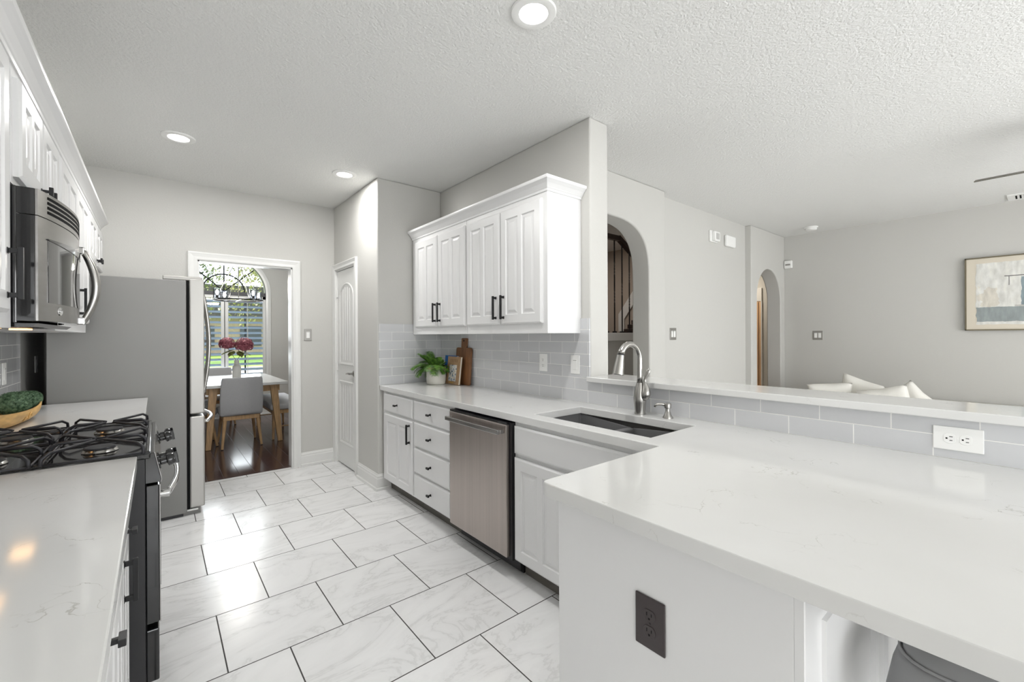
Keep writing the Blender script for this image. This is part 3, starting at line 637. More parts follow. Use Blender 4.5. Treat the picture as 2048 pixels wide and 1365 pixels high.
for i, (bx, by) in enumerate(BUR):
    b = MB().lathe([(0, .918), (.050, .918), (.052, .921), (.047, .929), (.045, .930), (0, .930)], (bx, by, 0), 28).build('burner', 'nickel', rg, smooth=True)
    MB().lathe([(0, .930), (.044, .930), (.046, .932), (.043, .937), (0, .938)], (bx, by, 0), 28).build('burner_cap', 'iron', b, smooth=True)
    gr = MB(); a, bz, r = .128, .964, .0055; ay = .188
    pr = [(bx - a, by - ay), (bx + a, by - ay), (bx + a, by + ay), (bx - a, by + ay)]
    gr.tube([(x, y, .930) for x, y in pr], r * .7, 8, close=True)
    for dx, dy, L in ((1, 0, a), (-1, 0, a)):
        P = [(bx + dx * L, by + dy * L, .928), (bx + dx * L, by + dy * L, .947), (bx + dx * (L - .006), by + dy * (L - .006), .955), (bx + dx * (L - .02), by + dy * (L - .02), bz), (bx + dx * .022, by + dy * .022, bz)]
        gr.tube(P, r, 8)
    for dx, dy in ((1, 1), (1, -1), (-1, 1), (-1, -1)):
        X1, Y1 = bx + dx * a, by + dy * ay
        gr.tube([(X1, Y1, .926), (X1 - dx * .002, Y1 - dy * .002, .95), (X1 - dx * .018, Y1 - dy * .02, bz), (bx + dx * .014, by + dy * .019, bz)], r, 8)
    gr.build('grate', 'iron', rg, smooth='all')
    ft = None

# --- microwave
mw = thing('microwave', 'stainless over-range microwave with arched handle and black sides', 'microwave', (-.45, 2.44, 1.385))
MY0, MY1 = 2.068, 2.812
MB().box(-.667, MY0, 1.392, -.345, MY1, 1.832).build('case', 'blackgloss', mw, bevel=.003)
def bow(y, base=-.300, amp=.055): t = (y - MY0) / (MY1 - MY0); return base + amp * math.sin(PI * t) ** .8 if 0 < t < 1 else base
def bowed(z0, z1, ya, yb, d0, d1, n=18):
    """panel following the bowed front: d0 back offset, d1 front offset"""
    m = MB(); rg_ = []
    for i in range(n + 1):
        y = ya + (yb - ya) * i / n; x = bow(y)
        rg_.append([XYZ(x + d0, y, z0), XYZ(x + d1, y, z0), XYZ(x + d1, y, z1), XYZ(x + d0, y, z1)])
    return m.rings(rg_)
bowed(1.400, 1.742, MY0, MY1, -.045, -.006).build('door_core', 'blackgloss', mw)
dp = bowed(1.400, 1.742, MY0 + .003, MY1 - .003, -.0059, 0).build('door', 'steelh', mw, smooth=True)
bowed(1.745, 1.830, MY0, MY1, -.045, -.006).build('vent_core', 'blackgloss', mw)
vp = bowed(1.745, 1.830, MY0 + .003, MY1 - .003, -.0059, 0).build('vent_grille', 'steelh', mw, smooth=True)
for k in range(4): bowed(1.762 + k * .016, 1.771 + k * .016, MY0 + .055, MY1 - .05, -.002, .0012).build('louver_slot', 'slot', vp, smooth=True)
bowed(1.462, 1.672, MY0 + .055, MY1 - .03, -.002, .0015).build('door_glass', 'mirrorglass', dp, smooth=True)
m_ = MB(); rg_ = []
for i in range(21):
    t = i / 20; y = MY0 + .05 + (MY1 - MY0 - .10) * t; x = bow(y); h = .004 + .020 * math.sin(PI * t)
    rg_.append([XYZ(x - .001, y, 1.675 - h * .5), XYZ(x + .004, y, 1.675 - h * .5), XYZ(x + .004, y, 1.675 + h * .5), XYZ(x - .001, y, 1.675 + h * .5)])
m_.rings(rg_).build('control_strip', 'blackgloss', dp, smooth=True)
HY = MY1 - .225; hx = bow(HY)
hpts = [(hx + .006 + .046 * math.sin(PI * i / 18) ** .85, HY, 1.722 - .318 * i / 18) for i in range(19)]
ho = MB().tube(hpts, [.011 + .005 * math.sin(PI * i / 18) for i in range(19)], 14, ry=[.016 + .007 * math.sin(PI * i / 18) for i in range(19)], up=(1, 0, 0)).build('handle', 'nickel', dp, smooth='all')
for z in (1.712, 1.414): MB().obox((hx - .004, HY, z), (0, 1, 0), (0, 0, 1), (1, 0, 0), -.018, .018, -.016, .016, 0, .022).build('handle_bracket', 'chrome', dp, bevel=.005)
# round emblem with an outlined script monogram
EY = MY0 + .14; ex_ = bow(EY); ev = Vector((1, -.25, 0)).normalized()
em = MB().lathe([(0, 0), (.014, 0), (.015, .001), (.014, .003), (.012, .002), (0, .002)], (ex_, EY, 1.437), 24, ev)
eu = Vector((0, 0, 1)); es = eu.cross(ev); ec = Vector((ex_, EY, 1.437)) + ev * .0025
for sx, ph in ((-.0045, 0), (.0045, .6)):
    em.tube([ec + es * (sx + .0045 * math.cos(a * 1.0 + ph) * (1 - a / 12)) + eu * (.006 * math.sin(a + ph) * (1 - a / 14)) for a in [.5 * i for i in range(14)]], .0007, 6)
em.build('emblem', 'chrome', dp, smooth=True)
un = MB().prism([(-.645, 1.392), (-.30, 1.392), (-.315, 1.380), (-.635, 1.380)], lambda u, v, d: XYZ(u, d, v), MY0 + .01, MY1 - .01).build('underside', 'blackgloss', mw)
for y in (2.20, 2.68):
    MB().box(-.46, y - .05, 1.3765, -.41, y + .05, 1.380).build('lamp_lens', 'warmlens', un)
for y in (2.20, 2.68): lamp('cooktop_light', 'AREA', (-.435, y, 1.372), .12, (1, .55, .2), (0, 0, 0), shape='RECTANGLE', size=.07, size_y=.14)

# --- refrigerator
fg = thing('refrigerator', 'grey-sided stainless french door refrigerator beside the dining doorway', 'refrigerator', (-.17, 4.44, 0))
FY0, FY1 = 4.060, 4.825
MB().box(-.552, FY0, .025, .172, FY1, 1.768).build('case', 'fridgeside', fg, bevel=.004)
MB().box(.172, FY0 + .006, .05, .190, FY1 - .006, 1.762).build('door_gasket', 'slot', fg)
ymid = (FY0 + FY1) / 2
def fdoor(name, ya, yb, za, zb): return MB().box(.190, ya, za, .282, yb, zb).build(name, 'fridgefront', fg, bevel=.010, seg=3)
d1 = fdoor('door', FY0, ymid - .003, .762, 1.782); d2 = fdoor('door', ymid + .003, FY1, .762, 1.782); d3 = fdoor('freezer_drawer', FY0, FY1, .055, .742)
for dd, y in ((d1, ymid - .06), (d2, ymid + .06)):
    P = [(.282, y, 1.70), (.30, y, 1.685)] + [(.302 + .036 * math.sin(PI * i / 16), y, 1.68 - .78 * i / 16) for i in range(17)] + [(.30, y, .895), (.282, y, .88)]
    MB().tube(P, .0125, 12, up=(0, 1, 0)).build('handle', 'nickel', dd, smooth='all')
P = [(.282, FY0 + .055, .695), (.303, FY0 + .06, .695)] + [(.306 + .045 * math.sin(PI * i / 16), FY0 + .065 + (FY1 - FY0 - .13) * i / 16, .695) for i in range(17)] + [(.303, FY1 - .06, .695), (.282, FY1 - .055, .695)]
MB().tube(P, .013, 12).build('handle', 'chrome', d3, smooth='all')
MB().box(.035, FY0 + .004, 1.768, .272, FY0 + .075, 1.800).build('hinge_cover', 'plate_nickel', fg, bevel=.006)
MB().box(.035, FY1 - .075, 1.768, .272, FY1 - .004, 1.800).build('hinge_cover', 'plate_nickel', fg, bevel=.006)
MB().box(-.50, FY0 + .02, 0, .15, FY1 - .02, .026).build('base', 'blackplastic', fg)
MB().box(.172, FY0 + .012, .032, .24, FY0 + .06, .044).build('hinge_bracket', 'whiteplastic', fg)
MB().box(.15, FY0 + .03, 0, .255, FY1 - .03, .05).build('toe_grille', 'fridgeside', fg)

# ================================================================== WALL FITTINGS
def plate(name, label, O, U, V, N, w_, h_, kind, pm, im, group=None, cat='outlet', gang=1):
    O, U, V, N = map(Vector, (O, U, V, N))
    t = thing(name, label, cat, O - V * (h_ / 2), group)
    MB().obox(O, U, V, N, -w_ / 2, w_ / 2, -h_ / 2, h_ / 2, 0.0003, .006).build('plate', pm, t, bevel=.0035, seg=3)
    if kind == 'outlet':
        for s_ in (-1, 1):
            c = O + V * (s_ * .0195)
            poly = [(.0172 * math.cos(a), max(-.0145, min(.0145, .0172 * math.sin(a)))) for a in [2 * PI * i / 28 for i in range(28)]]
            r = MB().prism(poly, lambda u, v, d: c + U * u + V * v + N * d, .005, .0078).build('receptacle', im, t, bevel=.0006)
            k = MB()
            for sx, hh in ((-.0064, .0042), (.0064, .0036)): k.obox(c, U, V, N, sx - .0011, sx + .0011, .0035 - hh, .0035 + hh, .0077, .0081)
            k.prism([(.0026 * math.cos(a), -.0075 + (.0026 * math.sin(a) if math.sin(a) < 0 else .0026)) for a in [2 * PI * i / 12 for i in range(12)]], lambda u, v, d: c + U * u + V * v + N * d, .0077, .0081)
            k.build('slots', 'slot', r)
        MB().lathe([(0, .006), (.003, .006), (.003, .0075), (0, .0076)], O, 10, N).build('screw', im, t)
    else:
        for i in range(gang):
            c = O + U * ((i - (gang - 1) / 2) * .046)
            MB().obox(c, U, V, N, -.0165, .0165, -.033, .033, .005, .0085).build('rocker', im, t, bevel=.001)
            MB().obox(c, U, V, N, -.0150, .0150, .026, .029, .0085, .0089).build('indicator_line', 'plate_nickel', t)
    return t
XM, YM, ZP = (1, 0, 0), (0, 1, 0), (0, 0, 1)
plate('outlet', 'white duplex outlet in the grey tile left of the dimmer switch', (2.112, 2.228, 1.153), (0, -1, 0), ZP, (-1, 0, 0), .078, .122, 'outlet', 'whiteplastic', 'whiteplastic')
plate('light_switch', 'white rocker switch in the grey tile beside the wall end', (2.112, 1.927, 1.153), (0, -1, 0), ZP, (-1, 0, 0), .078, .122, 'switch', 'whiteplastic', 'whiteplastic', cat='switch')
plate('outlet', 'white outlet mounted sideways in the tile under the bar ledge', (2.112, .183, .984), (0, 0, -1), (0, -1, 0), (-1, 0, 0), .080, .122, 'outlet', 'whiteplastic', 'whiteplastic')
plate('outlet', 'dark bronze outlet on the white peninsula panel', (.935, .610, .638), (0, -1, 0), ZP, (-1, 0, 0), .082, .127, 'outlet', 'bronze', 'bronze')
plate('light_switch', 'satin plate with white rocker on the wall right of the dining doorway', (1.222, 4.86, 1.36), XM, ZP, (0, -1, 0), .073, .122, 'switch', 'plate_nickel', 'whiteplastic', cat='switch')
plate('light_switch', 'two-rocker satin switch plate on the wall right of the wide arch', (4.105, 2.405, 1.352), XM, ZP, (0, -1, 0), .118, .122, 'switch', 'plate_nickel', 'whiteplastic', cat='switch', gang=2)
plate('light_switch', 'two-rocker satin switch plate on the far living room wall', (6.95, 1.93, 1.327), (0, -1, 0), ZP, (-1, 0, 0), .118, .122, 'switch', 'plate_nickel', 'whiteplastic', cat='switch', gang=2)
plate('light_switch', 'white switch plate in the tile above the moss bowl', (-.658, 3.64, 1.145), YM, ZP, (1, 0, 0), .078, .122, 'switch', 'whiteplastic', 'whiteplastic', cat='switch')
plate('outlet', 'white outlet plate in the dark gap behind the refrigerator', (-.67, 4.55, 1.155), YM, ZP, (1, 0, 0), .073, .118, 'outlet', 'whiteplastic', 'whiteplastic')
ch = thing('door_chime', 'square white slotted chime box high on the wall', 'chime', (4.97, 2.405, 2.41))
MB().box(4.872, 2.385, 2.408, 5.045, 2.4047, 2.535).build('base', 'whiteplastic', ch, bevel=.004)
MB().box(4.91, 2.350, 2.415, 5.04, 2.3855, 2.525).build('cover', 'whiteplastic', ch, bevel=.008)
for i in range(4): MB().box(4.945 + i * .02, 2.3485, 2.435, 4.952 + i * .02, 2.3505, 2.505).build('slot', 'plate_nickel', ch)
sp_ = thing('alarm_box', 'rounded white alarm box right of the chime', 'alarm', (5.37, 2.405, 2.40))
MB().box(5.245, 2.365, 2.40, 5.485, 2.4047, 2.535).build('housing', 'whiteplastic', sp_, bevel=.018, seg=4)
MB().box(5.275, 2.3635, 2.415, 5.455, 2.366, 2.52).build('cover', 'whiteplastic', sp_, bevel=.0012)
ms = thing('motion_sensor', 'small white motion sensor in the corner by the narrow arch', 'sensor', (6.91, 2.27, 2.28))
MB().box(6.905, 2.225, 2.275, 6.9495, 2.325, 2.385).build('housing', 'whiteplastic', ms, bevel=.012, seg=3)
MB().box(6.902, 2.245, 2.315, 6.906, 2.305, 2.335).build('lens', 'plate_nickel', ms)
sm = thing('smoke_detector', 'round white smoke detector on the living room ceiling', 'smoke detector', (6.56, 1.89, CE - .04))
MB().lathe([(0, CE - .0005), (.075, CE - .0005), (.075, CE - .012), (.07, CE - .018), (0, CE - .018)], (6.56, 1.89, 0), 28).build('base', 'whiteplastic', sm, smooth=True)
MB().lathe([(0, CE - .018), (.062, CE - .018), (.064, CE - .034), (.05, CE - .046), (0, CE - .048)], (6.56, 1.89, 0), 28).build('cover', 'whiteplastic', sm, smooth=True)
av = thing('air_vent', 'white slotted air register on the ceiling near the far wall', 'vent', (6.72, -.05, CE - .012))
MB().box(6.60, -.32, CE - .012, 6.86, .222, CE - .0005).build('frame', 'whiteplastic', av, bevel=.003)
for i in range(16): MB().box(6.65, .155 - i * .028, CE - .0135, 6.81, .167 - i * .028, CE - .0118).build('slot', 'slot', av)

# recessed lights: built once, then copied
def downlight(label, x, y):
    t = thing('recessed_light', label, 'ceiling light', (0, 0, 0), 'recessed ceiling lights')
    MB().lathe([(.098, -.001), (.098, -.004), (.094, -.009), (.075, -.012), (.062, -.010), (.0605, -.004), (.0605, -.001)], (0, 0, 0), 40, cap=False).build('trim_ring', 'whiteplastic', t, smooth=True)
    MB().lathe([(0, -.0035), (.0604, -.0035), (.0604, -.001), (0, -.001)], (0, 0, 0), 32).build('lens', 'lens', t)
    t.location = (x, y, CE); return t
dl = downlight('round recessed ceiling light nearest the camera, above the sink counter', 1.253, 1.375)
for lb, x, y in (('round recessed ceiling light over the aisle before the refrigerator', .122, 3.781), ('round recessed ceiling light close to the pantry wall', 1.244, 3.765)):
    c = copy_tree(dl); c.location = (x, y, CE); c['label'] = lb
for x, y in ((1.253, 1.375), (.122, 3.781), (1.244, 3.765)):
    lamp('downlight_lamp', 'AREA', (x, y, CE - .016), 12.5, (1, .99, .97), (0, 0, 0), shape='DISK', size=.12)

# ================================================================== COUNTER OBJECTS, RIGHT
# fern
fp = thing('potted_fern', 'green fern in a white ribbed pot on the counter corner', 'plant', (1.93, 3.43, .914))
PX, PY = 1.93, 3.43
pp = MB()
rgp = []
for r, z in ((.0, .915), (.074, .915), (.081, .921), (.084, .95), (.086, 1.05), (.079, 1.056), (.076, 1.045), (.074, 1.02), (0, 1.02)):
    rgp.append([XYZ(PX + max(r, 1e-5) * (1 + (.012 if (k % 2 and r > .07) else 0)) * math.cos(2 * PI * k / 72), PY + max(r, 1e-5) * (1 + (.012 if (k % 2 and r > .07) else 0)) * math.sin(2 * PI * k / 72), z) for k in range(72)])
pp.rings(rgp).build('pot', 'pot', fp, smooth=True, ang=50)
MB().lathe([(.0865, 1.046), (.0875, 1.060), (.084, 1.066), (.078, 1.063), (.077, 1.046)], (PX, PY, 0), 48, cap=False).build('rim', 'clay', fp, smooth=True)
MB().lathe([(0, 1.021), (.074, 1.021), (.074, 1.045), (.03, 1.055), (0, 1.056)], (PX, PY, 0), 24).build('soil', 'soil', fp, smooth=True)
def frond(L, az, lift, droop, lean=0):
    m = MB(); P = []; n = 16; p = Vector((0, 0, 0)); ang = lift
    for i in range(n + 1):
        P.append(p.copy()); d = Vector((math.cos(az) * math.cos(ang), math.sin(az) * math.cos(ang), math.sin(ang))); p = p + d * (L / n); ang -= droop / n
    m.tube(P, [.0016 * (1 - .7 * i / n) for i in range(n + 1)], 5)
    for i in range(3, n + 1):
        t = i / n; wl_ = L * .27 * math.sin(PI * min(1, .18 + .82 * (1 - t) ** .75)) * (1.0 if t < .98 else .5)
        d = (P[i] - P[i - 1]).normalized(); side_ = d.cross(Vector((0, 0, 1))); side_ = side_.normalized() if side_.length > 1e-4 else Vector((1, 0, 0)); nr = side_.cross(d).normalized()
        for half in (0, .5):
            base = P[i] - (P[i] - P[i - 1]) * half
            for sg in (-1, 1):
                dirv = (side_ * sg + d * .55 - Vector((0, 0, 1)) * .25).normalized(); wv = d * .0030
                tip = base + dirv * wl_; mid = base + dirv * wl_ * .5 + nr * .002
                m.face([base - wv * .6, mid - wv * .9, tip, mid + wv * .9, base + wv * .6])
    return m
rr_ = random.Random(3)
for i in range(52):
    az = 2 * PI * i / 52 * 2.618 * 8 + rr_.uniform(-.2, .2); ring_ = i % 3
    L = (.175, .20, .175)[ring_] * rr_.uniform(.85, 1.15); lift = (1.25, .85, .45)[ring_] + rr_.uniform(-.15, .15); drp = (1.0, 1.7, 1.7)[ring_] * rr_.uniform(.8, 1.2)
    if math.cos(az) > .35: L *= .72
    if math.sin(az) < -.2 and math.cos(az) > -.3: L *= .75
    fm = frond(L, az, lift, drp); bmesh.ops.translate(fm.bm, verts=fm.bm.verts, vec=(PX + .045 * math.cos(az), PY + .045 * math.sin(az), 1.05))
    for v in fm.bm.verts:
        v.co.x = min(v.co.x, 2.105); v.co.y = min(v.co.y, 3.652)
        if v.co.y < 3.50 and v.co.z < 1.18: v.co.x = min(v.co.x, 1.990)
    fm.build('frond', 'fern', fp)
# cutting board leaning on the tile
def leaning(fn_poly, base, yc, lean, th):
    """board profile (y, z) leaning back against the right wall"""
    ca, sa = math.cos(lean), math.sin(lean)
    return lambda u, v, d: XYZ(base + v * sa + d * ca, yc + u, .9145 + v * ca - d * sa + th * sa)
bd = thing('cutting_board', 'brown wooden paddle cutting board leaning on the grey tile', 'cutting board', (2.06, 3.225, .914))
def rrect(w_, z0, z1, r, n=5):
    pts = []
    for cx, cz, a0 in ((w_ - r, z0 + r, -PI / 2), (w_ - r, z1 - r, 0), (-w_ + r, z1 - r, PI / 2), (-w_ + r, z0 + r, PI)):
        for i in range(n + 1): pts.append((cx + r * math.cos(a0 + PI / 2 * i / n), cz + r * math.sin(a0 + PI / 2 * i / n)))
    return pts
fnb = leaning(None, 2.066, 3.223, .065, .018)
MB().prism(rrect(.118, 0, .325, .022), fnb, 0, .018).build('board', 'walnut', bd, bevel=.003)
hb = MB(); hp_ = rrect(.040, .324, .408, .008); hb.prism(hp_, fnb, .0005, .0175); hb.build('handle', 'walnut', bd, bevel=.002)
MB().lathe([(0, 0), (.008, 0), (.008, -.0006), (0, -.0006)], fnb(0, .385, 0), 14, (1, 0, 0)).build('hanging_hole', 'slot', bd)
# cookbooks
def bookmat(name, base, spots):
    k = NT(name); k.set(Roughness=.6); tc = k.n('ShaderNodeTexCoord')
    nz = k.n('ShaderNodeTexNoise', i_Scale=55.0, i_Detail=4.0); k.l(tc.outputs['Object'], nz.inputs['Vector'])
    k.l(k.ramp(nz.outputs['Fac'], spots), k.b.inputs['Base Color']); return k.m
M['bookpic'] = bookmat('cover_picture', None, [(.36, srgb(60, 66, 78)), (.44, srgb(150, 168, 190)), (.5, srgb(230, 228, 222)), (.6, srgb(226, 220, 205)), (.68, srgb(150, 120, 70))])
M['bookbrown'] = mat('brown_cover', srgb(158, 128, 96), .55, 0, 30, .05, .001, var=.12)
M['bookdeboss'] = mat('debossed_letters', srgb(120, 92, 64), .6)
M['bookgold'] = mat('gold_letters', srgb(200, 158, 70), .4, .4)
M['bookblue'] = mat('blue_cover', srgb(30, 92, 158), .45, 0, 20, .03, .001, var=.12)
M['paper'] = mat('paper_edges', srgb(236, 232, 220), .8, 0, 300, .2, .0006, (1, 1, 8))
def book(label, base, yc, hw_, h_, th, lean, cover, pic):
    t = thing('cookbook', label, 'book', (base, yc, .914), 'cookbooks leaning beside the fern'); fn = leaning(None, base, yc, lean, th)
    MB().prism([(-hw_, 0), (hw_, 0), (hw_, h_), (-hw_, h_)], fn, 0, .0025).prism([(-hw_, 0), (hw_, 0), (hw_, h_), (-hw_, h_)], fn, th - .0025, th).prism([(hw_ - .003, 0), (hw_, 0), (hw_, h_), (hw_ - .003, h_)], fn, .0025, th - .0025).build('cover', cover, t, bevel=.0006)
    MB().prism([(-hw_ + .004, .003), (hw_ - .0035, .003), (hw_ - .0035, h_ - .003), (-hw_ + .004, h_ - .003)], fn, .0028, th - .0028).build('pages', 'paper', t)
    if pic:
        q = .0006
        MB().prism([(-hw_ * .52, h_ * .12), (hw_ * .62, h_ * .12), (hw_ * .62, h_ * .70), (-hw_ * .52, h_ * .70)], fn, -q, 0).build('cover_picture', 'bookpic', t)
        L = MB()
        for i in range(5): # debossed title strokes of the cover
            u = hw_ * .5 - i * hw_ * .26
            L.prism([(u, h_ * .80), (u + .006, h_ * .80), (u + .006, h_ * .90), (u, h_ * .90)], fn, -q * .5, 0).prism([(u - .009, h_ * .885), (u, h_ * .885), (u, h_ * .90), (u - .009, h_ * .90)], fn, -q * .5, 0)
        L.build('title_lettering', 'bookdeboss', t)
        MB().prism([(-hw_ * .2, h_ * .055), (hw_ * .5, h_ * .055), (hw_ * .5, h_ * .085), (-hw_ * .2, h_ * .085)], fn, -q * .5, 0).build('author_lettering', 'bookgold', t)
    return t
book('brown cookbook with a pictured cover in front of the cutting board', 2.006, 3.290, .105, .245, .020, .12, 'bookbrown', True)
book('blue cookbook standing behind the brown one, mostly hidden by the fern', 2.034, 3.385, .100, .250, .022, .10, 'bookblue', False)

# ================================================================== MOSS BOWL, LEFT
BXc, BYc, BA = -.560, 3.19, math.radians(7)
wb = thing('wooden_bowl', 'long carved wooden dough bowl on the counter beyond the range', 'bowl', (BXc, BYc, .914))
def along(s_, o_=0): return (BXc + math.sin(BA) * s_ + math.cos(BA) * o_, BYc + math.cos(BA) * s_ - math.sin(BA) * o_)
def bowl_pt(t, s, inner):
    # t along length -1..1, s from rim(-1) over keel(0) to rim(1)
    L = .355; wv = .074 * (1 - abs(t) ** 2.2) ** .7; zr = .988 + .022 * abs(t) ** 2; kz = .916 + .045 * abs(t) ** 3
    if inner: wv = max(0, wv - .007); kz += .014
    a = s * PI / 2; l = L * t * (1 - .12 * (1 - abs(s)) * abs(t)) * (.975 if inner else 1)
    x, y = along(l, wv * math.sin(a))
    return XYZ(x, y, zr - (zr - kz) * math.cos(a) ** .75 if abs(s) < 1 else zr)
bw = MB(); T = [-.995 + 1.99 * i / 28 for i in range(29)]; Sx = [-1 + 2 * j / 14 for j in range(15)]
for inner in (0, 1):
    g_ = [[bw.bm.verts.new(bowl_pt(t, s, inner)) for s in Sx] for t in T]
    for i in range(28):
        for j in range(14): bw.bm.faces.new((g_[i][j], g_[i + 1][j], g_[i + 1][j + 1], g_[i][j + 1]))
    if inner == 0: go = g_
for i in range(28):
    for j in (0, 14): bw.bm.faces.new((go[i][j], go[i + 1][j], g_[i + 1][j], g_[i][j]))
for i in (0, 28):
    for j in range(14):
        bw.bm.faces.new((go[i][j], go[i][j + 1], g_[i][j + 1], g_[i][j]))
bw.build('body', 'bowlwood', wb, smooth='all')
cs = MB()  # carved swirl relief on the side
for k, (r0, zc_) in enumerate(((.020, .962), (.013, .945))):
    cs.tube([bowl_pt((.02 + r0 * 2.0 * math.cos(a) - .12 * k), .78 + r0 * 9 * math.sin(a) * .8 - .1 * k, 0) + XYZ(.002, 0, 0) for a in [PI * i / 8 for i in range(0, 14)]], .004, 6)
cs.build('carving', 'bowlwood', wb, smooth='all')
def mossball(label, x, y, z, r, seed):
    rn = random.Random(seed); t = MB().ball((x, y, z), r * .86, 20, 14)
    for i in range(2600):
        u = rn.uniform(-1, 1); a = rn.uniform(0, 2 * PI); s = math.sqrt(1 - u * u); d = Vector((s * math.cos(a), s * math.sin(a), u))
        lump = .88 + .22 * math.sin(d.x * 9 + seed) * math.sin(d.y * 8) * math.sin(d.z * 9 + 1)
        b = Vector((x, y, z)) + d * r * .78; d2 = (d + Vector((rn.uniform(-.5, .5), rn.uniform(-.5, .5), rn.uniform(-.5, .5)))).normalized(); tip = b + d2 * r * .24 * lump * lump * rn.uniform(.8, 1.2)
        e1 = d2.orthogonal().normalized() * .0024; e2 = d2.cross(e1)
        t.face([b + e1, b - e1 * .5 + e2, tip]); t.face([b - e1, b + e1 * .5 + e2, tip])
    return tag(t.build('moss_ball', 'moss', None), label, 'moss ball', 'moss balls in the wooden bowl')
mossball('fuzzy green moss ball at the far tip of the wooden bowl', *along(.262, .006), 1.016, .046, 1)
mossball('fuzzy green moss ball in the middle of the wooden bowl', *along(.160, .004), 1.018, .055, 2)
mossball('largest fuzzy green moss ball, nearest of those in the wooden bowl', *along(.035, .006), 1.018, .064, 3)

# ================================================================== COUNTER STOOL
st = thing('counter_stool', 'grey leather counter stool tucked under the peninsula overhang', 'stool', (1.42, 0, 0))
def rr3(x0, x1, y0, y1, r, z, n=5):
    pts = []
    for cx, cy, a0 in ((x1 - r, y1 - r, 0), (x0 + r, y1 - r, PI / 2), (x0 + r, y0 + r, PI), (x1 - r, y0 + r, 3 * PI / 2)):
        for i in range(n + 1): pts.append(XYZ(cx + r * math.cos(a0 + PI / 2 * i / n), cy + r * math.sin(a0 + PI / 2 * i / n), z))
    return pts
MB().rings([rr3(1.18, 1.645, -.23, .243, .06, .55), rr3(1.17, 1.655, -.24, .248, .07, .58), rr3(1.18, 1.645, -.23, .238, .07, .64), rr3(1.19, 1.635, -.22, .226, .07, .668)]).build('seat_side', 'leather', st, smooth='all')
MB().rings([rr3(1.19, 1.635, -.22, .226, .07, .662), rr3(1.194, 1.63, -.216, .222, .07, .676), rr3(1.23, 1.595, -.18, .185, .06, .692), rr3(1.32, 1.50, -.10, .10, .04, .697)]).build('seat_top', 'leather', st, smooth='all')
MB().tube(rr3(1.188, 1.637, -.222, .228, .07, .669), .0035, 6, close=True).build('piping', 'leather', st, smooth='all')
for x, y in ((1.23, .19), (1.595, .19), (1.23, -.18), (1.595, -.18)):
    sx, sy = (1 if x > 1.4 else -1), (1 if y > 0 else -1); MB().tube([(x, y, .57), (x + sx * .035, y + sy * .03, 0)], [.016, .012], 10).build('leg', 'black', st, smooth=True)
MB().tube([(1.208, .207, .22), (1.617, .207, .22), (1.617, -.197, .22), (1.208, -.197, .22)], .008, 8, close=True).build('footrest', 'black', st)

st.location.y = -.028
# ================================================================== LIVING ROOM
pa = thing('framed_painting', 'abstract grey-blue painting in a thin bronze frame on the far wall', 'painting', (6.93, -.03, 1.37))
PY1, PY0, PZ0, PZ1 = .540, -.66, 1.374, 2.165
fr = MB()
for a in ((PY0, PZ0, PY1, PZ0 + .012), (PY0, PZ1 - .012, PY1, PZ1), (PY0, PZ0, PY0 + .012, PZ1), (PY1 - .012, PZ0, PY1, PZ1)): fr.box(6.905, a[0], a[1], 6.948, a[2], a[3])
fr.build('frame', 'goldframe', pa)
MB().box(6.915, PY0 + .011, PZ0 + .011, 6.940, PY1 - .011, PZ1 - .011).build('mat_board', 'mat_board', pa)
rn = random.Random(5); ed = []
cz_, cy_ = (PZ0 + PZ1) / 2, (PY0 + PY1) / 2; hy, hz = (PY1 - PY0) / 2 - .085, (PZ1 - PZ0) / 2 - .065
for i in range(24): ed.append((-hy + 2 * hy * i / 24, -hz + rn.uniform(-.004, .004)))
for i in range(20): ed.append((hy + rn.uniform(-.006, .006), -hz + 2 * hz * i / 20))
for i in range(24): ed.append((hy - 2 * hy * i / 24, hz + rn.uniform(-.004, .004)))
for i in range(20): ed.append((-hy + rn.uniform(-.006, .006), hz - 2 * hz * i / 20))
pt = MB().prism(ed, lambda u, v, d: XYZ(6.9135 + d, cy_ + u, cz_ + v), 0, .002)
po = bpy.data.objects.new('canvas', None) if False else None
# canvas mesh keeps its own centre so that the pattern sits on it
bmesh.ops.translate(pt.bm, verts=pt.bm.verts, vec=-Vector((6.9135, cy_ + .12, cz_)))
me = bpy.data.meshes.new('canvas'); bmesh.ops.recalc_face_normals(pt.bm, faces=pt.bm.faces); pt.bm.to_mesh(me); pt.bm.free(); me.materials.append(M['art'])
po = bpy.data.objects.new('canvas', me); COL.objects.link(po); po.parent = pa; po.location = Vector((6.9135, cy_ + .12, cz_)) - wloc(pa)

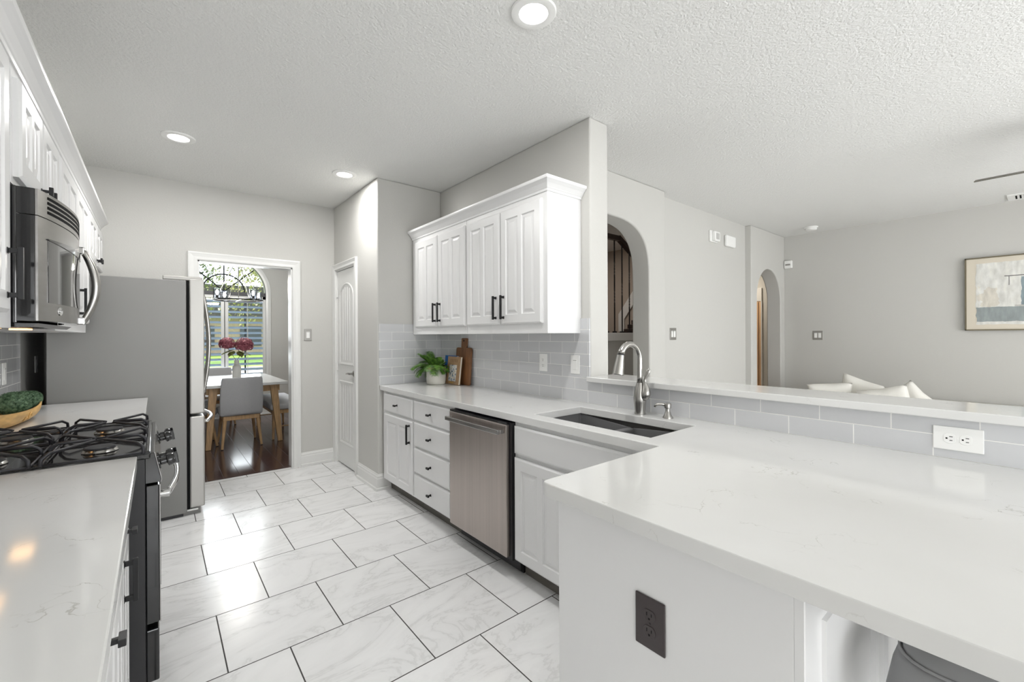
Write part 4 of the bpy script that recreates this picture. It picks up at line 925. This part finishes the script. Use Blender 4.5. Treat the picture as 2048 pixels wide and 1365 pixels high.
# ceiling fan
cf = thing('ceiling_fan', 'ceiling fan whose grey blade tip reaches into the right edge', 'ceiling fan', (4.48, -.40, CE - .4))
cx_, cy_ = 4.48, -.40
MB().lathe([(0, CE), (.07, CE), (.065, CE - .05), (.02, CE - .07), (.014, CE - .08), (.014, CE - .22), (0, CE - .22)], (cx_, cy_, 0), 20).build('canopy', 'plate_nickel', cf, smooth=True)
MB().lathe([(0, CE - .21), (.05, CE - .215), (.10, CE - .24), (.105, CE - .30), (.07, CE - .35), (0, CE - .355)], (cx_, cy_, 0), 24).build('motor', 'plate_nickel', cf, smooth=True)
for i in range(5):
    a = PI / 2 + 2 * PI * i / 5; d = Vector((math.cos(a), math.sin(a), 0)); s_ = Vector((-math.sin(a), math.cos(a), 0)); tl = .30
    s2 = s_ * math.cos(tl) - Vector((0, 0, 1)) * math.sin(tl); n2 = d.cross(s2); O = Vector((cx_, cy_, CE - .31))
    MB().obox(O, d, s2, n2, .08, .70, -.062, .062, -.004, .004).build('blade', 'bladewood', cf, bevel=.003)
    MB().obox(O, d, s2, n2, .06, .20, -.02, .02, -.010, -.004).build('blade_arm', 'plate_nickel', cf)

# sofa and pillows
so = thing('sofa', 'pale sofa along the far wall, mostly hidden behind the bar ledge', 'sofa', (6.45, .6, 0))
MB().box(5.95, -.9, .08, 6.90, 2.0, .34).build('base', 'sofa', so, bevel=.03, seg=3)
MB().box(6.62, -.9, .34, 6.90, 2.0, .60).build('backrest', 'sofa', so, bevel=.06, seg=4)
for y in (-1.13, 2.0): MB().box(5.95, y, .08, 6.90, y + .22, .50).build('armrest', 'sofa', so, bevel=.05, seg=4)
for y in (-.88, .08, 1.04): MB().box(5.97, y, .34, 6.61, y + .93, .44).build('seat_cushion', 'sofa', so, bevel=.04, seg=3)
for x, y in ((6.0, -.85), (6.85, -.85), (6.0, 1.9), (6.85, 1.9)): MB().cyl((x, y, 0), (x, y, .09), .03, n=12).build('foot', 'stairwood', so)
def pillow(label, c, w_, h_, th, rx, rz, m='linen', roll=0):
    mb = MB(); n = 14; top = {}; R_ = Matrix.Rotation(rz, 3, 'Z') @ Matrix.Rotation(rx, 3, 'X') @ Matrix.Rotation(roll, 3, 'Y')
    def P(i, j, sg):
        u, v = -1 + 2 * i / n, -1 + 2 * j / n; e = (1 - u ** 4) * (1 - v ** 4); k = 1 - .10 * (1 - abs(u) ** 1.0) * abs(v) ** 2; k2 = 1 - .10 * (1 - abs(v)) * abs(u) ** 2
        d = sg * th * .5 * e ** .55 + .004 * math.sin(9 * u + 5 * v) * e
        return Vector(c) + R_ @ Vector((u * w_ / 2 * k2, d, v * h_ / 2 * k))
    for sg in (-1, 1):
        for i in range(n):
            for j in range(n): mb.face([P(i, j, sg), P(i + 1, j, sg), P(i + 1, j + 1, sg), P(i, j + 1, sg)])
    return tag(mb.build('throw_pillow', m, None, smooth='all'), label, 'pillow', 'pillows on the sofa')
pillow('flat white pillow, leftmost above the bar ledge', (6.22, 1.60, .63), .44, .30, .13, -.55, PI / 2 + .25, roll=.12)
pillow('plump white pillow, second from the left above the bar ledge', (6.36, 1.35, .655), .42, .36, .15, -.30, PI / 2 - .15, roll=-.35)
pillow('broad white pillow, third from the left above the bar ledge', (6.18, 1.08, .605), .44, .34, .14, -.45, PI / 2 + .15, roll=.30)
pillow('peaked white pillow, rightmost above the bar ledge', (6.50, .94, .600), .34, .34, .12, -.25, PI / 2, roll=.70)

# stairs beyond the wide arch
S(MB().box(2.31, 3.40, 0, 5.83, 3.52, 1.27), 'wall_stair', 'wall')
S(MB().box(2.31, 3.37, 1.27, 5.83, 3.55, 1.372), 'trim_4', 'trim', bevel=.006)
S(MB().box(3.3, 4.70, 0, 5.83, 4.85, CE), 'wall_stair_back', 'stairpaint')
rl = thing('stair_railing', 'black iron stair railing with twisted balusters seen through the wide arch', 'railing', (4.3, 3.46, 1.372))
MB().box(3.6, 3.425, 2.555, 4.62, 3.49, 2.62).build('handrail', 'stairwood', rl, bevel=.008)
MB().obox((4.62, 3.457, 2.5875), (.5, .0, -.28), (0, 1, 0), (.28, 0, .5), -.05, 1.6, -.032, .032, -.045, .045).build('sloping_handrail', 'stairwood', rl)
for i, x in enumerate([3.74 + .157 * k for k in range(9)]):
    zt = 2.56 if x < 4.62 else 2.56 - (x - 4.62) * .56
    m = MB(); n = 60; rg_ = []
    for k in range(n + 1):
        t = k / n; tw = 0
        for c0 in ((.32,), (.62,)) if i % 2 else ((.42,),):
            tw += min(1, max(0, (t - c0[0]) / .14)) * PI * 2
        rg_.append([XYZ(x + .0085 * math.cos(tw + PI / 4 + PI / 2 * q), 3.457 + .0085 * math.sin(tw + PI / 4 + PI / 2 * q), 1.372 + (zt - 1.372) * t) for q in range(4)])
    m.rings(rg_).box(x - .02, 3.437, 1.372, x + .02, 3.477, 1.392).build('baluster', 'black', rl)
fs = thing('staircase', 'dark stairs with white skirt board behind the railing', 'staircase', (5.4, 3.9, 0))
for i in range(4):
    yb = 3.745 - i * .05
    MB().box(5.1 + .02 * i, 3.56, 1.372 + i * .06, 5.80, yb, 1.43 + i * .06).build('step', 'stairwood', fs, bevel=.006)
MB().prism([(4.36, 1.40), (4.36, 1.68), (3.60, 2.66), (3.60, 2.46), (4.25, 1.60), (4.25, 1.40)], lambda u, v, d: XYZ(d, u, v), 5.805, 5.829).build('skirt_board', 'trim', fs)
S(MB().box(3.3, 3.56, 1.20, 5.825, 4.69, 1.371), 'floor_landing', 'stairwood')
lamp('stairwell_fill', 'AREA', (4.6, 4.3, CE - .03), 9, (1, .92, .84), (0, 0, 0), shape='DISK', size=.3)  # added fill, no fixture: keeps the closed stairwell from going black

lamp('passage_fill', 'AREA', (3.7, 2.95, CE - .03), 5, (1, .95, .9), (0, 0, 0), shape='DISK', size=.25)  # added fill, no fixture: lifts the dark wall below the railing
# hall beyond the narrow arch: white cased opening with a warm wooden door
S(MB().box(9.22, 3.50, 2.0, 9.2495, 4.6, 2.26).box(9.22, 3.495, 0, 9.2495, 3.515, 2.0).box(9.22, 4.52, 0, 9.2495, 4.60, 2.0), 'trim_5', 'trim')
d2_ = S(MB().box(9.23, 3.515, .01, 9.2495, 4.52, 2.0), 'door_2', 'peach')
MB().box(9.224, 3.555, .02, 9.231, 3.565, 1.98).box(9.224, 3.62, .02, 9.231, 3.63, 1.98).build('panel_groove', 'walnut', d2_)
lamp('hall_fill', 'AREA', (8.6, 3.9, CE - .03), 15, (1, .88, .72), (0, 0, 0), shape='DISK', size=.25)  # added warm fill, no fixture: brightens the door at the hall end

# ================================================================== DINING ROOM
# window
wn = S(MB().sweep(arch_ring(WA, WB, WSP, WTOP - WSP)[::-1], [(0, -.06), (.0, .0), (-.0, .012), (-.03, .02), (-.075, .018), (-.078, 0), (-.05, -.001), (-.04, -.06)], lambda u, v, d: XYZ(u, 8.549 - d, v)), 'window_1', 'trim')
MB().box(WX - WA - .1, 8.49, WB - .03, WX + WA + .1, 8.56, WB).build('sill', 'trim', wn, bevel=.004)
gl = MB().prism(arch_ring(WA - .002, WB, WSP, WTOP - WSP - .002), lambda u, v, d: XYZ(u, d, v), 8.640, 8.644).build('pane', 'glass', wn)
mu = MB()
rin = .295
mu.tube([(WX - rin * math.cos(PI * i / 24), 8.63, WSP + rin * .97 * math.sin(PI * i / 24)) for i in range(25)], .010, 8)
for a in (PI / 4.2, PI / 2, PI - PI / 4.2): mu.tube([(WX, 8.63, WSP), (WX + (WA - .01) * math.cos(a), 8.63, WSP + (WTOP - WSP - .01) * math.sin(a))], .009, 8)
mu.build('sunburst_muntin', 'black', wn)
MB().box(WX - WA, 8.60, 1.985, WX + WA, 8.66, 2.10).box(WX - .03, 8.61, WB, WX + .03, 8.66, 1.99).build('transom_bar', 'transom', wn)
MB().box(WX - .012 + .3, 8.625, WB, WX + .012 + .3, 8.638, 1.99).box(WX - .012 - .3, 8.625, WB, WX + .012 - .3, 8.638, 1.99).build('sash_bar', 'transom', wn)
for nm, xa, xb in (('left', WX - WA + .002, WX - .006), ('right', WX + .006, WX + WA - .002)):
    sh = thing('plantation_shutter', 'white louvered shutter panel, %s half of the dining window' % nm, 'shutter', ((xa + xb) / 2, 8.57, WB), 'dining window shutters')
    MB().box(xa, 8.555, WB + .001, xa + .045, 8.585, 2.03).box(xb - .045, 8.555, WB + .001, xb, 8.585, 2.03).box(xa, 8.555, WB + .001, xb, 8.585, WB + .05).box(xa, 8.555, 1.985, xb, 8.585, 2.03).build('frame', 'trim', sh)
    for i in range(21):
        z = WB + .085 + i * .0905 * .97
        if z > 1.97: break
        MB().obox((xa + .046, 8.57, z), (1, 0, 0), (0, .88, .47), (0, -.47, .88), 0, xb - xa - .092, -.034, .034, -.004, .004).build('louver', 'slat_skylit', sh)
    MB().cyl(((xa + xb) / 2 + .02, 8.532, WB + .08), ((xa + xb) / 2 + .02, 8.532, 1.95), .005, n=6).build('tilt_rod', 'trim', sh)
# table
dt = thing('dining_table', 'dining table with white marble top and splayed oak legs', 'table', (.845, 6.85, 0))
TX0, TX1, TY0, TY1 = .375, 1.320, 6.22, 7.80
MB().box(TX0, TY0, .728, TX1, TY1, .765).build('tabletop', 'quartz', dt, bevel=.006)
MB().box(TX0 + .08, TY0 + .09, .645, TX1 - .08, TY0 + .115, .728).box(TX0 + .08, TY1 - .115, .645, TX1 - .08, TY1 - .09, .728).box(TX0 + .08, TY0 + .09, .645, TX0 + .105, TY1 - .09, .728).box(TX1 - .105, TY0 + .09, .645, TX1 - .08, TY1 - .09, .728).build('apron', 'oak', dt, bevel=.002)
for sx, sy in ((-1, -1), (1, -1), (-1, 1), (1, 1)):
    x = (TX0 + .15) if sx < 0 else (TX1 - .15); y = (TY0 + .10) if sy < 0 else (TY1 - .10)
    a, b = .045, .026; x2, y2 = x + sx * .06, y + sy * .07
    MB().rings([[XYZ(x2 + p * b, y2 + q * b, .002) for p, q in ((-1, -1), (1, -1), (1, 1), (-1, 1))], [XYZ(x + p * a, y + q * a * .6, .727) for p, q in ((-1, -1), (1, -1), (1, 1), (-1, 1))]]).build('leg', 'oak', dt, bevel=.004)
# dining chair (faces +y at the origin)
def make_chair(label):
    t = thing('dining_chair', label, 'chair', (0, 0, 0), 'grey dining chairs')
    rg_ = []
    for (z, y, hw_, th) in ((.40, -.215, .212, .05), (.44, -.225, .222, .055), (.55, -.24, .226, .05), (.70, -.262, .222, .042), (.82, -.282, .215, .036), (.855, -.288, .205, .028)):
        n = 9; row = []
        for i in range(n + 1): u = -1 + 2 * i / n; row.append(XYZ(u * hw_, y + .03 * u * u - th / 2, z))
        for i in range(n + 1): u = 1 - 2 * i / n; row.append(XYZ(u * hw_, y + .03 * u * u + th / 2, z))
        rg_.append(row)
    MB().rings(rg_).build('backrest', 'greyfabric', t, bevel=.012, seg=3, smooth='all')
    MB().box(-.225, -.22, .385, .225, .24, .465).build('seat', 'greyfabric', t, bevel=.03, seg=4, smooth='all')
    MB().box(-.19, -.20, .335, .19, -.17, .385).box(-.19, .17, .335, .19, .20, .385).box(-.19, -.19, .335, -.165, .19, .385).box(.165, -.19, .335, .19, .19, .385).build('seat_frame', 'oak', t, bevel=.003)
    for sx in (-1, 1):
        for sy in (-1, 1):
            lg = MB().tube([(sx * .172, sy * .178, .384), (sx * .172, sy * .178, .33), (sx * .205, sy * .235, .006)], [.021, .021, .013], 12).build('leg', 'oak', t, smooth=True)
            MB().cyl((sx * .2055, sy * .236, 0), (sx * .205, sy * .235, .007), .0125, n=12).build('foot_glide', 'rubber', lg)
    return t
c0 = make_chair('grey fabric dining chair with its back toward the kitchen doorway'); c0.location = (.80, 6.385, 0)
for lb, x, y, rz in (('grey dining chair at the far head of the table by the window', .72, 8.06, PI), ('grey dining chair on the table side next to the refrigerator, nearer one', .335, 6.62, -PI / 2), ('grey dining chair on the table side next to the refrigerator, farther one', .335, 7.25, -PI / 2)):
    c = copy_tree(c0); c.location = (x, y, 0); c.rotation_euler = (0, 0, rz); c['label'] = lb
# bench
bn = thing('dining_bench', 'grey cushioned oak bench on the right side of the table', 'bench', (1.42, 6.95, 0))
MB().box(1.13, 6.30, .385, 1.56, 7.55, .465).build('cushion', 'greyfabric', bn, bevel=.025, seg=4, smooth='all')
MB().box(1.16, 6.33, .335, 1.53, 7.52, .385).build('seat_frame', 'oak', bn, bevel=.003)
for x, sx in ((1.19, -1), (1.50, 1)):
    for y, sy in ((6.40, -1), (7.45, 1)): MB().tube([(x, y, .335), (x + sx * .02, y + sy * .05, .002)], [.022, .014], 12).build('leg', 'oak', bn, smooth=True)
for y in (6.385, 7.465): MB().cyl((1.18, y, .16), (1.51, y, .16), .008, n=8).build('stretcher', 'oak', bn)
# vase and hydrangeas
VX, VY = .806, 6.66
tag(MB().lathe([(0, .7655), (.046, .7655), (.050, .775), (.050, .94), (.046, .965), (.030, .985), (.028, 1.03), (.031, 1.04), (.026, 1.04), (.024, 1.02), (.024, .99), (0, .99)], (VX, VY, 0), 28).build('vase', 'vase', None, smooth=True), 'pale grey bottle vase on the dining table', 'vase')
def hydrangea(label, hx, hy, hz, r, leafs, seed):
    rn = random.Random(seed); t = thing('hydrangea_stem', label, 'flower', (VX, VY, .992), 'hydrangeas in the vase'); o = (hx - VX, hy - VY)
    k = .010 if o[0] > 0 else -.010
    MB().tube([(VX + k, VY, .995), (VX + k, VY, 1.04), (VX + o[0] * .5, VY + o[1] * .5, 1.12), (hx, hy, hz - r * .5)], .003, 6).build('stem', 'leafolive', t, smooth='all')
    m = MB().ball((hx, hy, hz), r * .72, 14, 10)
    for i in range(300):
        u = rn.uniform(-.75, 1); a = rn.uniform(0, 2 * PI); s = math.sqrt(1 - u * u); d = Vector((s * math.cos(a), s * math.sin(a), u * .85)).normalized()
        c = Vector((hx, hy, hz)) + Vector((d.x, d.y, d.z * .9)) * r * rn.uniform(.84, 1.0); e1 = d.orthogonal().normalized(); e2 = d.cross(e1); ph = rn.uniform(0, PI)
        for q in range(4):
            f1 = e1 * math.cos(ph + q * PI / 2) + e2 * math.sin(ph + q * PI / 2); f2 = d.cross(f1); L = .014
            m.face([c, c + f1 * L * .6 + f2 * L * .5 + d * .003, c + f1 * L * 1.1 + d * rn.uniform(-.002, .004), c + f1 * L * .6 - f2 * L * .5 + d * .003])
    m.build('flower_head', 'petal', t)
    for (az, z, L, droop) in leafs:
        b = Vector((VX + o[0] * .3, VY, z)); d = Vector((math.cos(az), math.sin(az), -droop)); s_ = d.cross(Vector((0, 0, 1))).normalized(); mm = MB(); n = 8
        for i in range(n):
            pa_, pb_ = i / n, (i + 1) / n; wa, wb_ = .042 * math.sin(PI * pa_ ** .8), .042 * math.sin(PI * pb_ ** .8)
            A, B = b + d * L * pa_, b + d * L * pb_
            for sg in (-1, 1): mm.face([A, B, B + s_ * sg * wb_ + Vector((0, 0, .01)) , A + s_ * sg * wa + Vector((0, 0, .01))])
        mm.build('leaf', 'leafolive', t)
hydrangea('burgundy hydrangea leaning left in the vase on the dining table', .700, 6.66, 1.255, .092, [(PI + .5, 1.17, .16, .35), (-PI / 2 - .6, 1.15, .12, .6)], 1)
hydrangea('fuller burgundy hydrangea on the right in the dining table vase', .888, 6.62, 1.235, .110, [(-.5, 1.14, .14, .3), (-1.4, 1.15, .12, .7)], 2)
# chandelier
cd = thing('chandelier', 'ring chandelier with clear glass cylinder shades over the dining table', 'chandelier', (.855, 6.85, 1.83))
CX, CY, CZ, CR = .855, 6.85, 1.835, .285
rgm = MB().tube([(CX + CR * math.cos(2 * PI * i / 48), CY + CR * math.sin(2 * PI * i / 48), CZ) for i in range(48)], .009, 8, close=True, ry=.006); rgm.build('ring', 'black', cd, smooth='all')
MB().cyl((CX, CY, 2.42), (CX, CY, CE), .008, n=10).lathe([(0, CE - .03), (.06, CE - .03), (.06, CE), (0, CE)], (CX, CY, 0), 20).lathe([(0, 2.40), (.022, 2.40), (.022, 2.44), (0, 2.44)], (CX, CY, 0), 12).build('stem', 'nickel', cd, smooth=True)
MB().cyl((CX, CY, CZ), (CX, CY, 2.42), .005, n=8).cyl((CX - CR, CY, CZ), (CX + CR, CY, CZ), .005, n=8).cyl((CX, CY - CR, CZ), (CX, CY + CR, CZ), .005, n=8).build('centre_rod', 'nickel', cd)
for k in range(4):
    a = math.radians(17 + 90 * k); MB().cyl((CX, CY, 2.42), (CX + CR * math.cos(a), CY + CR * math.sin(a), CZ), .0045, n=8).build('support_rod', 'nickel', cd)
for k in range(4):
    a = math.radians(62 - 28 - 6 + 90 * k); x, y = CX + CR * math.cos(a), CY + CR * math.sin(a)
    sh = MB().lathe([(.044, CZ + .012), (.044, CZ + .135), (.0415, CZ + .135), (.0415, CZ + .012)], (x, y, 0), 24, cap=False).build('glass_shade', 'shade', cd, smooth=True)
    MB().lathe([(0, CZ), (.02, CZ), (.046, CZ + .008), (.046, CZ + .012), (.014, CZ + .014), (.013, CZ + .05), (0, CZ + .05)], (x, y, 0), 20).build('socket', 'black', cd, smooth=True)
    MB().lathe([(0, CZ + .05), (.012, CZ + .055), (.018, CZ + .08), (.016, CZ + .10), (.006, CZ + .118), (0, CZ + .12)], (x, y, 0), 14).build('bulb', 'bulb', cd, smooth=True)

lamp('chandelier_lamp', 'POINT', (CX, CY, CZ + .22), 34, (1, .96, .9), shadow_soft_size=.12)
# ================================================================== OUTSIDE THE DINING WINDOW
S(MB().box(-40, 8.72, -.25, 45, 60, -.15), 'ground', 'lawn')
S(MB().box(-40, 17, -.15, 45, 24.5, -.13), 'street', 'road')
S(MB().box(-40, 11.2, -.15, 45, 12.4, -.135), 'walkway', 'road')
def tree(label, x, y, h, r, seed, m, n=3200, ls=.13, low=.35):
    rn = random.Random(seed); t = thing('tree', label, 'tree', (x, y, -.15), 'trees outside the dining window')
    tr = MB().tube([(x, y, -.17), (x + .05, y, h * .3), (x - .05, y + .1, h * .62), (x, y, h * .85)], [.15, .12, .08, .03], 9)
    for i in range(9):
        a = rn.uniform(0, 2 * PI); z = h * rn.uniform(.35, .7); L = r * rn.uniform(.5, .9); tr.tube([(x, y, z), (x + math.cos(a) * L * .5, y + math.sin(a) * L * .5, z + L * .3), (x + math.cos(a) * L, y + math.sin(a) * L, z + L * .7)], [.05, .035, .012], 6)
    tr.build('trunk', 'bark', t, smooth='all')
    cl = [(rn.gauss(0, r * .45), rn.gauss(0, r * .4), rn.uniform(low, 1) * h, r * rn.uniform(.25, .45)) for _ in range(26)]
    lf = MB()
    for i in range(n):
        cx, cy, cz, cr = cl[rn.randrange(len(cl))]; d = Vector((rn.gauss(0, 1), rn.gauss(0, 1), rn.gauss(0, 1))).normalized() * cr * rn.random() ** .4
        p = Vector((x + cx, y + cy, cz)) + d; nrm = Vector((rn.gauss(0, 1), rn.gauss(0, 1), rn.gauss(0, 1) + .5)).normalized(); e1 = nrm.orthogonal().normalized(); e2 = nrm.cross(e1); s = ls * rn.uniform(.6, 1.3)
        lf.face([p - e1 * s, p - e2 * s * .45, p + e1 * s, p + e2 * s * .45])
    lf.build('crown', m, t)
tree('leafy green tree left of centre through the dining window', -1.9, 13.0, 6.2, 2.0, 11, 'treea', 9000, .05)
tree('leafy yellow-green tree right of centre through the dining window', 2.6, 14.2, 6.4, 2.1, 12, 'treea', 9000, .055)
tree('dark tree across the street in line with the middle of the house', .8, 29.0, 7.5, 2.4, 13, 'treeb', 7000, .11)
tree('dark tree across the street, right of the tan house front', 8.0, 31, 7.5, 2.3, 14, 'treeb', 5000, .11)
tree('dark tree across the street at far left', -6.5, 29.0, 7.0, 2.3, 15, 'treeb', 5000, .11)
hs = thing('house', 'tan house with dark windows across the street outside the dining window', 'house', (2, 43, -.15))
MB().box(-8, 41, -.15, 12, 48, 3.0).build('wall', 'brickhouse', hs)
MB().prism([(-9, 2.9), (13, 2.9), (9, 5.4), (-5, 5.4)], lambda u, v, d: XYZ(u, d, v), 40.4, 48.6).build('roof', 'roof', hs)
for x in (-5, -1.2, 2.0, 5.2, 9): MB().box(x, 40.93, .6, x + 1.5, 41.02, 2.2).build('window', 'housedark', hs)
def shrub(label, x, y, r, h, seed):
    rn = random.Random(seed); lf = MB().ball((x, y, h * .45 - .15), r * .75, 14, 10, (1, 1, h / r / 2))
    for i in range(1100):
        d = Vector((rn.gauss(0, 1), rn.gauss(0, 1), rn.gauss(0, 1))).normalized(); p = Vector((x + d.x * r, y + d.y * r, h * .45 - .13 + d.z * h * .45)); nrm = (d + Vector((rn.gauss(0, .6), rn.gauss(0, .6), rn.gauss(0, .6)))).normalized(); e1 = nrm.orthogonal().normalized(); e2 = nrm.cross(e1); s = rn.uniform(.05, .1)
        lf.face([p - e1 * s, p - e2 * s * .5, p + e1 * s, p + e2 * s * .5])
    return tag(lf.build('shrub', 'treeb', None), label, 'shrub', 'shrubs outside the dining window')
shrub('round green shrub at left on the lawn outside', -2.6, 15.2, .8, 1.2, 21)
shrub('round green shrub in the middle of the lawn outside', .2, 16.2, .9, 1.3, 22)
shrub('round green shrub at right on the lawn outside', 4.1, 15.4, .9, 1.3, 23)
